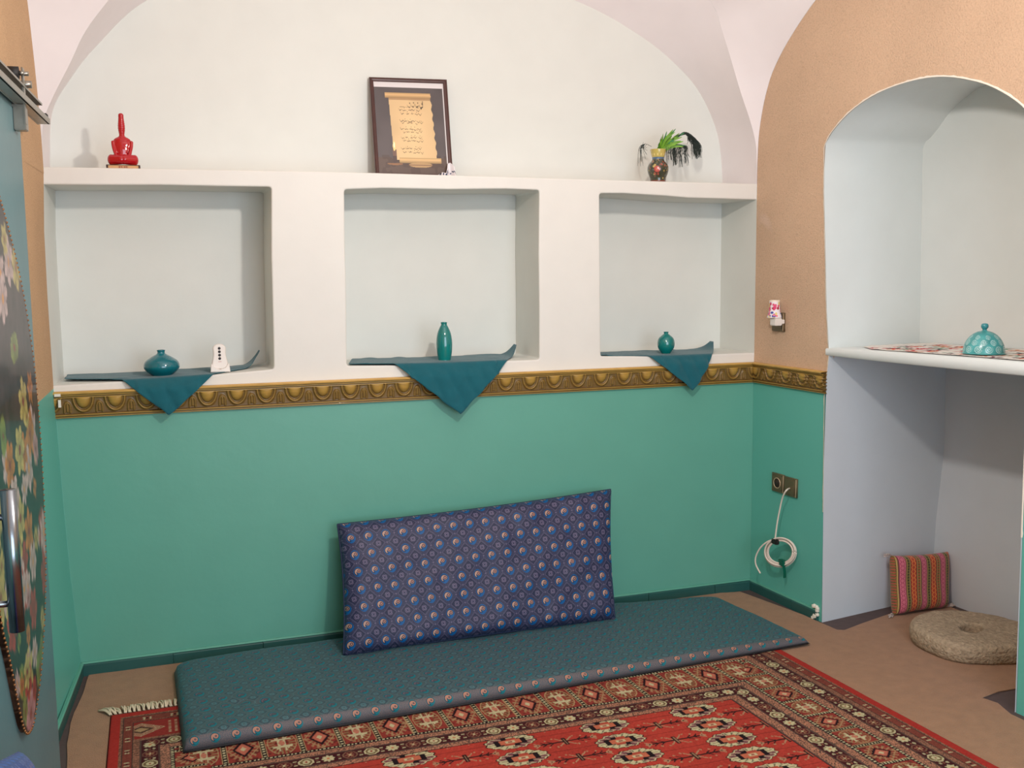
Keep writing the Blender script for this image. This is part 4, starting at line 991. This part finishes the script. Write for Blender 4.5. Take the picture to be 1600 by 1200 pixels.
plant = empty('artificial_plant', (vx, vy, vz+.135), 'bright green plastic sprig with dark drooping feather grass stuck in the painted vase', 'plant')
M_gr = mat('bright_green_leaf', (120, 170, 52), .5, var=.25, vscale=40); M_gr2 = mat('mid_green_leaf', (66, 140, 84), .5, var=.2, vscale=40); M_fe = mat('dark_grey_feather', (44, 54, 50), .8)
r4 = random.Random(11)
def leaf(p0, p1, p2, wd, m, name='leaf'):
    c_ = spline([p0, p1, p2], 5); T = np.gradient(c_, axis=0); sd2 = np.cross(T, np.array([.3, -1, .2])); sd2 /= np.linalg.norm(sd2, axis=1)[:, None]+1e-9
    k = len(c_); ww = wd*np.sin(np.linspace(.25, 1, k)*math.pi)**.7; ww[-1] = wd*.08
    up_ = np.cross(T, sd2); up_ /= np.linalg.norm(up_, axis=1)[:, None]+1e-9
    P_ = np.stack([c_-sd2*ww[:, None], c_+up_*ww[:, None]*.35, c_+sd2*ww[:, None]], 1); return grid_mesh(name, P_, m, plant)
b0 = np.array([vx+.008, vy, vz+.125])
targets = [(1031, 222), (1034, 213), (1036, 209), (1042, 205), (1047, 208), (1052, 202), (1056, 201), (1055, 206), (1062, 208), (1068, 208), (1060, 213), (1066, 214), (1070, 207), (1064, 220), (1068, 221), (1072, 227), (1068, 229), (1066, 226), (1048, 216), (1052, 222), (1056, 226), (1040, 216), (1045, 222), (1060, 224), (1038, 222), (1050, 212), (1056, 217)]
for k, (px, py) in enumerate(targets):
    tgt = back(px, py, vy+r4.uniform(-.05, .05)); mid = b0*.5+tgt*.5+np.array([r4.uniform(-.006, .006), r4.uniform(-.01, .01), .012])
    leaf(b0+np.array([r4.uniform(-.012, .012), r4.uniform(-.01, .01), 0]), mid, tgt, r4.uniform(.0045, .0075), M_gr if k % 3 else M_gr2)
parts = []
def strand(pts, r0=.0009): parts.append(tube_mesh(None, spline(pts, 5), r0, None, n=4, rs=None))
for k in range(190):      # big drooping plume at the right
    t_ = r4.random(); yy = vy+r4.uniform(-.03, .03)
    ax_, ay_ = 1068+21*t_, 207+13*t_*t_+r4.uniform(-1, 2)
    ex_, ey_ = 1079+16*t_+r4.uniform(-4, 3), r4.uniform(232, 249)-8*(t_-.5)**2
    if t_ < .25: ex_, ey_ = 1076+r4.uniform(-3, 6), r4.uniform(214, 226)
    strand([back(1050, 218, yy), back((1056+ax_)/2, 210, yy), back(ax_, ay_, yy), back((ax_+ex_)/2+3, (ay_+ey_)/2, yy), back(ex_, ey_, yy)], .00075)
for k in range(150):      # hanging hair below the leaves
    sx_ = r4.uniform(1040, 1072); ex_ = sx_+r4.uniform(-2, 7); ey_ = r4.uniform(236, 262) if sx_ > 1050 else r4.uniform(236, 258)
    if sx_ < 1050 and r4.random() < .5: continue
    yy = vy+r4.uniform(-.03, .02); strand([back(1038, 229, vy), back(sx_, 229+r4.uniform(-2, 2), yy), back((sx_+ex_)/2, 240, yy), back(ex_, ey_, yy)], .0007)
for k in range(26):      # thin ones at the left
    ex_ = r4.uniform(996, 1012); ey_ = r4.uniform(222, 262); yy = vy+r4.uniform(-.02, .02)
    strand([back(1018, 229, vy), back(1008, 225, yy), back((ex_+1004)/2-2, 232, yy), back(ex_, ey_, yy)], .0006)
v, f = join_vf(parts); tag(mk('feather_grass', v, f, M_fe, plant, False), 'dark grey-green drooping feather grass', kind='stuff')
v, f = tube_mesh(None, [(vx, vy, vz+.03), (vx+.004, vy, vz+.13)], .005, None); mk('stem', v, f, M_gr2, plant)

# ================================================================== sockets, night light, cable
M_brz = mat('bronze_plastic', (112, 96, 70), .35, metal=.35, spec=.5); M_brz2 = mat('light_bronze_edge', (196, 170, 140), .3, metal=.3); M_hole = mat('dark_socket_hole', (50, 38, 28), .6)
MRw = Matrix(((dR[0], 0, -nR[0], W), (dR[1], 0, -nR[1], 0), (0, 1, 0, 0), (0, 0, 0, 1)))      # x along wall, y up, z out into the room
def sq(s0, s1, z0, z1): return [(s0, z0), (s1, z0), (s1, z1), (s0, z1)]
def plate(root, s0, s1, z0, z1):
    slab('cover_frame', sq(s0, s1, z0, z1), [], .010, .002, MRw @ Matrix.Translation((0, 0, .005)), M_brz, root)
    slab('inset', sq(s0+.010, s1-.010, z0+.010, z1-.010), [], .003, .001, MRw @ Matrix.Translation((0, 0, .0115)), M_brz, root)
    slab('side_trim', sq(s1-.0045, s1-.0005, z0+.003, z1-.003), [], .002, .0005, MRw @ Matrix.Translation((0, 0, .0112)), M_brz2, root)
so = empty('socket_outlet', RW(.20, .545), 'bronze wall socket with a round recess, left of the pair above the coiled cable', 'socket')
plate(so, .157, .240, .502, .585)
def rdisc(name, s, z, r, o0, o1, m, root, n=28): return tube_mesh(name, [RW(s, z, -o0), RW(s, z, -o1)], r, m, root, n)
ring = [Vector(RW(.1985+.0225*math.cos(t_), .5435+.0225*math.sin(t_), -.0135)) for t_ in np.linspace(0, 2*math.pi, 33)]
tube_mesh('recess_rim', ring, .0022, M_brz2, so, 8); rdisc('recess', .1985, .5435, .0212, .012, .0136, M_hole, so)
for ds in (-.0095, .0095): rdisc('pin_hole', .1985+ds, .5435, .0028, .013, .0142, M_black, so, 10)
s2 = empty('cable_outlet', RW(.284, .545), 'bronze blank wall plate that the white cable comes out of', 'socket')
plate(s2, .243, .326, .500, .583)
s3 = empty('socket_outlet', RW(.175, 1.255), 'bronze wall plate on the clay wall behind the flowered night light', 'socket')
plate(s3, .137, .218, 1.215, 1.297)
nl = empty('night_light', RW(.15, 1.27, -.04), 'plug-in night light with a pink and blue flowered shade', 'lamp')
c_n = onpl(1212, 505, np.array([W, 0, 0])-nR*.05, nR); sN = float((c_n-np.array([W, 0, 0])) @ dR)
bm = bmesh.new(); box(bm, (sN-.020, 1.243, .030), (sN+.020, 1.275, .066), MRw, .003); from_bm('plug_body', bm, M_plast, nl)
bm = bmesh.new(); box(bm, (sN-.014, 1.250, .0125), (sN+.014, 1.268, .031), MRw, .002); from_bm('plug', bm, M_plast, nl)
cN = Vector(RW(sN-.012, 1.276, -.048))
def ncols(P, a_, p_):
    cc = np.zeros(P.shape); cc[:] = lc(238, 230, 232); zrel = P[..., 2]-cN.z; ang = np.broadcast_to(a_[None], zrel.shape); r5 = random.Random(21)
    for k in range(90):
        p, q = r5.random()*2*math.pi, r5.random()*.06+.004; s = r5.uniform(.006, .0105); c3 = r5.choice([(222, 84, 120), (226, 120, 140), (170, 40, 60), (214, 60, 110)] if q > .024 else [(70, 80, 160), (90, 110, 190), (226, 120, 140)]) if k % 7 else (226, 206, 130)
        d = np.hypot(((ang-p+math.pi) % (2*math.pi)-math.pi)*.026, zrel-q); cc[d < s*(.7+.3*np.cos(ang*5+k*2))] = lc(*c3)
    cc[zrel > .0705] = lc(238, 224, 206); return cc
lathe('lamp_shade', [(.0285, 0), (.0315, .001), (.0300, .008), (.0262, .02), (.0240, .035), (.0225, .055), (.0225, .073), (.0205, .0735), (.0205, .05), (.0265, .006)], vmat('flowered_shade', .5), nl, loc=tuple(cN), cols=ncols, n=120, sub=10)
rdisc_pts = [(cN.x, cN.y, cN.z-.008), (cN.x, cN.y, cN.z+.045)]; tube_mesh('bulb', rdisc_pts, .007, M_plast, nl, 12)
# white cable: drop + coil + tail
M_cab = mat('cream_white_cable', (232, 214, 200), .45); yc = -.235
cab = empty('coiled_cable', (2.86, yc, .22), 'cream cable hanging from the lower wall plate in a tied coil', 'cable')
st_ = tuple(onpl(1234, 763, np.array([W, 0, 0])-nR*.010, nR))
pts = [st_]+[tuple(back(px, py, y_)) for px, py, y_ in ((1230, 765, -.315), (1226, 770, -.31), (1222, 780, -.29), (1218, 798, -.27), (1214, 820, -.26), (1211, 843, -.255))]
tube_mesh('cable_drop', spline(pts, 6), .0036, M_cab, cab, 8)
def coil_pt(px, py, dy=0.):
    return np.array(back(px, py, -.27-.070*(px-1219)/24+dy))
for k in range(6):
    r_ = .80+.045*k; oy = random.uniform(-.012, .004); ox, oz = random.uniform(-.8, .8), random.uniform(-1, 1)
    ring = [tuple(coil_pt(1219+ox+24*r_*math.cos(t_), 863+oz+22*r_*math.sin(t_), oy)) for t_ in np.linspace(0, 2*math.pi, 49)]
    tube_mesh('cable_loop', ring, .0036, M_cab, cab, 8)
tail = [tuple(coil_pt(px, py, -.01)) for px, py in ((1213, 843), (1200, 846), (1188, 856), (1181, 870), (1181, 882), (1188, 896))]
tube_mesh('cable_tail', spline(tail, 6), .0036, M_cab, cab, 8)
yc = -.258; tp = back(1211, 846, yc)
bm = bmesh.new(); box(bm, (tp[0]-.010, yc-.020, tp[2]-.011), (tp[0]+.010, yc+.016, tp[2]+.011), None, .003); from_bm('black_tie', bm, M_black, cab)
yc = -.285; bt = back(1222, 880, yc)
Mg_ = mat('green_tape', (0, 92, 70), .3, spec=.6)
bm = bmesh.new(); box(bm, (bt[0]-.010, yc-.019, bt[2]-.010), (bt[0]+.010, yc+.016, bt[2]+.016), None, .002)
from_bm('green_tape_wrap', bm, Mg_, cab)
tl = spline([(bt[0], yc-.012, bt[2]-.008), (bt[0]+.004, yc-.016, bt[2]-.035), (bt[0]+.010, yc-.008, bt[2]-.066)], 6)
P_ = np.stack([tl+np.array([-.008, 0, .001]), tl+np.array([.008, .002, 0])], 1); grid_mesh('green_tape_tail', P_, Mg_, cab)

# ================================================================== niche contents
# millstone
M_st = mat('rough_tan_stone', (184, 162, 136), .9, spec=.2, bump=1., bscale=110, var=.26, vscale=70)
def stone():
    cxs, cys = 3.325, -.933; nr = 44; na = 150
    prof = [(.040, .0), (.0405, .045), (.042, .070), (.050, .0745), (.10, .075), (.15, .075), (.195, .074), (.213, .069), (.221, .058), (.224, .034), (.219, .010), (.208, .0), (.040, .0)]
    p = []
    for i in range(len(prof)-1):
        q0, q1 = np.array(prof[i]), np.array(prof[i+1]); k = max(2, int(np.linalg.norm(q1-q0)/.006))
        for t_ in np.linspace(0, 1, k, endpoint=False): p.append(q0*(1-t_)+q1*t_)
    p = np.array(p); a_ = np.linspace(0, 2*math.pi, na, endpoint=False)
    Rr, A_2 = np.meshgrid(p[:, 0], a_, indexing='ij'); Z_, _ = np.meshgrid(p[:, 1], a_, indexing='ij')
    ex = (vnoise(np.cos(A_2)*Rr, np.sin(A_2)*Rr, 14, 2)-.5)*.010*(Rr > .1)
    Rn = Rr*(1+.02*np.cos(A_2*2+1)+.012*np.cos(A_2*5))+ex; Rn = np.where(Rr < .06, Rr*(1+.18*np.cos(A_2-.5)**2), Rn)
    Zn = np.where(Z_ > .005, Z_+(vnoise(np.cos(A_2)*Rr, np.sin(A_2)*Rr, 11, 5)-.5)*.006+(vnoise(np.cos(A_2)*Rr+Z_, np.sin(A_2)*Rr, 50, 6)-.5)*.005, .0)
    P = np.stack([cxs+Rn*np.cos(A_2), cys+Rn*np.sin(A_2), .0055+np.maximum(Zn, 0)], -1)
    P = np.concatenate([P, P[:1]])
    o = grid_mesh('millstone', P, M_st, wrap=True, flip=True)
    bm = bmesh.new(); bm.from_mesh(o.data); bmesh.ops.remove_doubles(bm, verts=bm.verts, dist=1e-5); bmesh.ops.recalc_face_normals(bm, faces=bm.faces); bm.to_mesh(o.data); bm.free()
    tag(o, 'round rough stone millstone with a centre hole lying on the niche floor', 'millstone')
stone()
# striped kilim pillow
def kilim():
    m = bpy.data.materials.new('striped_kilim'); m.use_nodes = True; nt = m.node_tree; E.nt = nt; bs = nt.nodes['Principled BSDF']
    uvn = nt.nodes.new('ShaderNodeUVMap'); sp = nt.nodes.new('ShaderNodeSeparateXYZ'); nt.links.new(uvn.outputs[0], sp.inputs[0]); U_, V_ = E(sp.outputs[0]), E(sp.outputs[1])
    nz = nt.nodes.new('ShaderNodeTexNoise'); nz.inputs['Scale'].default_value = 330; nt.links.new(uvn.outputs[0], nz.inputs['Vector']); Nz = E(nz.outputs[0])
    u = (U_*(1/.105)+.90).fract()
    zig = ((V_*(1/.012)).fract()-.5).abs(); zz_ = ((V_*(1/.018)).fract()-.5).abs()
    g = mixc(Nz > .5, (128, 106, 48), (96, 84, 44))                       # olive ground
    g = mixc((u < .30), g, (206, 108, 126)); g = mixc((u > .06)*(u < .24)*(E.op('ABSOLUTE', (u-.15).abs()-zz_*.16-.02) < .018), g, (170, 66, 92))
    for c0 in (.02, .29, .50, .80): g = mixc(((u-c0).abs() < .015), g, (92, 44, 40))
    for c0 in (.325, .475, .83, .97): g = mixc(((u-c0).abs() < .012), g, (196, 164, 100))
    g = mixc((u > .36)*(u < .45)*(zig > .28), g, (60, 62, 34))
    g = mixc((u > .52)*(u < .78), g, (192, 68, 46)); g = mixc((u > .54)*(u < .76)*(E.op('ABSOLUTE', (u-.65).abs()-zz_*.14-.03) < .02), g, (224, 140, 66))
    g = mixc((u > .86)*(u < .94)*(zig > .25), g, (178, 84, 60))
    nt.links.new(g, bs.inputs['Base Color']); bs.inputs['Roughness'].default_value = .9; bs.inputs['Sheen Weight'].default_value = .2
    bp = nt.nodes.new('ShaderNodeBump'); bp.inputs['Strength'].default_value = .4; bp.inputs['Distance'].default_value = .001; nt.links.new(nz.outputs[0], bp.inputs['Height']); nt.links.new(bp.outputs[0], bs.inputs['Normal'])
    return m
yp = -.50
pBL, pBR, pTR, pTL = [list(map(float, back(*q))) for q in ((1396, 961, -.545), (1478, 949, -.530), (1481, 862, -.480), (1392, 868, -.490))]
pl_o, pb, pn = pillow('kilim_pillow', [pBL, pBR, pTR, pTL], .085, kilim(), n=(70, 60), ex=(7, 7), pw=.5, ear=.014, wr=.006, seed=6)
tag(pl_o, 'small striped pink, orange and olive woven pillow standing in the niche corner', 'pillow')
bm = bmesh.new()
M_ts = mat('white_wool_tassel', (196, 180, 172), .9)
for (c_, d_) in ((pBL, (-1, -.3, 0)), (pBR, (1, -.3, .1)), (pTL, (-.8, .1, .1))):
    c_ = Vector(c_); pr = []
    for k in range(9):
        dd = Vector(d_)*.024+Vector((random.uniform(-.008, .008), random.uniform(-.012, .006), random.uniform(-.006, .010))); e_ = c_+dd*(1.3); e_.z = max(.009, e_.z); pr.append(tube_mesh(None, spline([c_, c_+dd*.6+Vector((0, 0, .004)), e_], 4), .003, None, n=5))
    v, f = join_vf(pr); mk('tassel', v, f, M_ts, pl_o, True)
# embroidered runner on the niche shelf
def runner():
    ns, no = 330, 130; s = np.linspace(.56, 1.44, ns); o_ = np.linspace(.012, .46, no); S_, O_ = np.meshgrid(s, o_, indexing='ij')
    lo_ = .02+.10*np.clip((.72-S_)/.16, 0, 1)      # the left end tapers like a lace point
    O2_ = lo_+(O_-.012)*(1-(lo_-.01)*1.2)
    cc = np.zeros(S_.shape+(3,)); cc[:] = lc(236, 228, 220); r6 = random.Random(31)
    ii = vnoise(S_, O2_, 120, 3); cc *= (.86+.2*ii)[..., None]
    cols_ = [(190, 30, 50), (226, 96, 50), (60, 130, 100), (96, 30, 60), (210, 150, 120), (200, 60, 80), (90, 150, 130), (60, 60, 70)]
    for k in range(120):
        a_, b_ = r6.uniform(.66, 1.46), r6.uniform(.03, .42); w0 = r6.uniform(.018, .045); c3 = r6.choice(cols_)
        th = np.arctan2(O2_-b_, S_-a_); d = np.hypot(S_-a_, O2_-b_); m_ = (d < w0*(.6+.4*np.cos(th*5+k)))
        cc[m_] = lc(*c3)
    for k in range(26):
        m_ = (np.hypot(S_-(.62+k*.033), (O2_-.022)) < .004); cc[m_] = lc(150, 130, 130)
    zt = np.interp(S_, [.485, .75, 1.0, 1.25, 1.47], [1.163, 1.170, 1.174, 1.178, 1.18])
    Z_ = zt+.002+.003*vnoise(S_, O2_, 22, 2)+.003*np.clip((.7-S_)/.1, 0, 1)*vnoise(S_, O2_, 40, 5)
    P = np.array([W, 0, 0])+S_[..., None]*dR+O2_[..., None]*nR; P[..., 2] = Z_
    ob = grid_mesh('embroidered_runner', P, vmat('embroidered_cotton', .85), cols=cc, smooth=True)
    tag(ob, 'white lace runner with red, orange and green embroidered flowers on the niche shelf', 'cloth')
runner()
# domed turquoise lid
dc = flr(1537, 552.5, 1.183); dcx, dcy = float(dc[0]), float(dc[1])
dist = np.linalg.norm(dc-CAM); rD = 30.5*float((dc-CAM) @ _f)/F_PX
def dcols(P, a_, p_):
    cc = np.zeros(P.shape); cc[:] = lc(74, 156, 156); zrel = P[..., 2]-1.184; ang = np.broadcast_to(a_[None], zrel.shape)
    cc *= (.8+.4*vnoise(ang*3, zrel*60, 1., 4))[..., None]
    for row, (q, n_, s) in enumerate(((.018, 12, .0135), (.042, 12, .0105), (.060, 9, .008))):
        for k in range(n_):
            p = (k+.5*row)*2*math.pi/n_; rr_ = max(.02, rD*math.sqrt(max(.02, 1-(q/.082)**2)))
            d = np.hypot(((ang-p+math.pi) % (2*math.pi)-math.pi)*rr_, zrel-q); tt = np.arctan2(zrel-q, ((ang-p+math.pi) % (2*math.pi)-math.pi)*rr_)
            m_ = (d < s) & (((d/s*2.2-tt/(2*math.pi)) % 1) < .45); cc[m_] = lc(168, 204, 202)
    return cc
h_ = .078
dome = empty('domed_lid', (dcx, dcy, 1.184), 'turquoise ceramic dome with white spirals and a knob on the embroidered runner', 'lid')
prof = [(0, 0), (rD*.96, 0), (rD, .003)]+[(rD*math.cos(t_), .003+h_*math.sin(t_)) for t_ in np.linspace(.12, 1.42, 11)]+[(.008, h_+.004), (.0005, h_+.004)]
lathe('dome', prof, vmat('spiral_glaze', .25, spec=.5, coat=.3), dome, loc=(dcx, dcy, 1.184), cols=dcols, n=260, sub=6)
lathe('knob', [(0, h_-.002), (.007, h_), (.007, h_+.006), (.0115, h_+.013), (.0125, h_+.020), (.009, h_+.027), (0, h_+.029)], mat('turquoise_knob', (52, 138, 146), .2, coat=.5), dome, loc=(dcx, dcy, 1.184), n=24)

# pendant fitting that holds the bulb (above the frame)
pd = empty('pendant_lamp', (LAMP[0], LAMP[1], ZA), 'bare bulb pendant hanging from the vault', 'lamp')
tube_mesh('cord', [(LAMP[0], LAMP[1], ZA), (LAMP[0], LAMP[1], LAMP[2]+.15)], .003, M_black, pd, 8)
tube_mesh('lamp_holder', [(LAMP[0], LAMP[1], LAMP[2]+.16), (LAMP[0], LAMP[1], LAMP[2]+.09)], .018, M_plast, pd, 16)
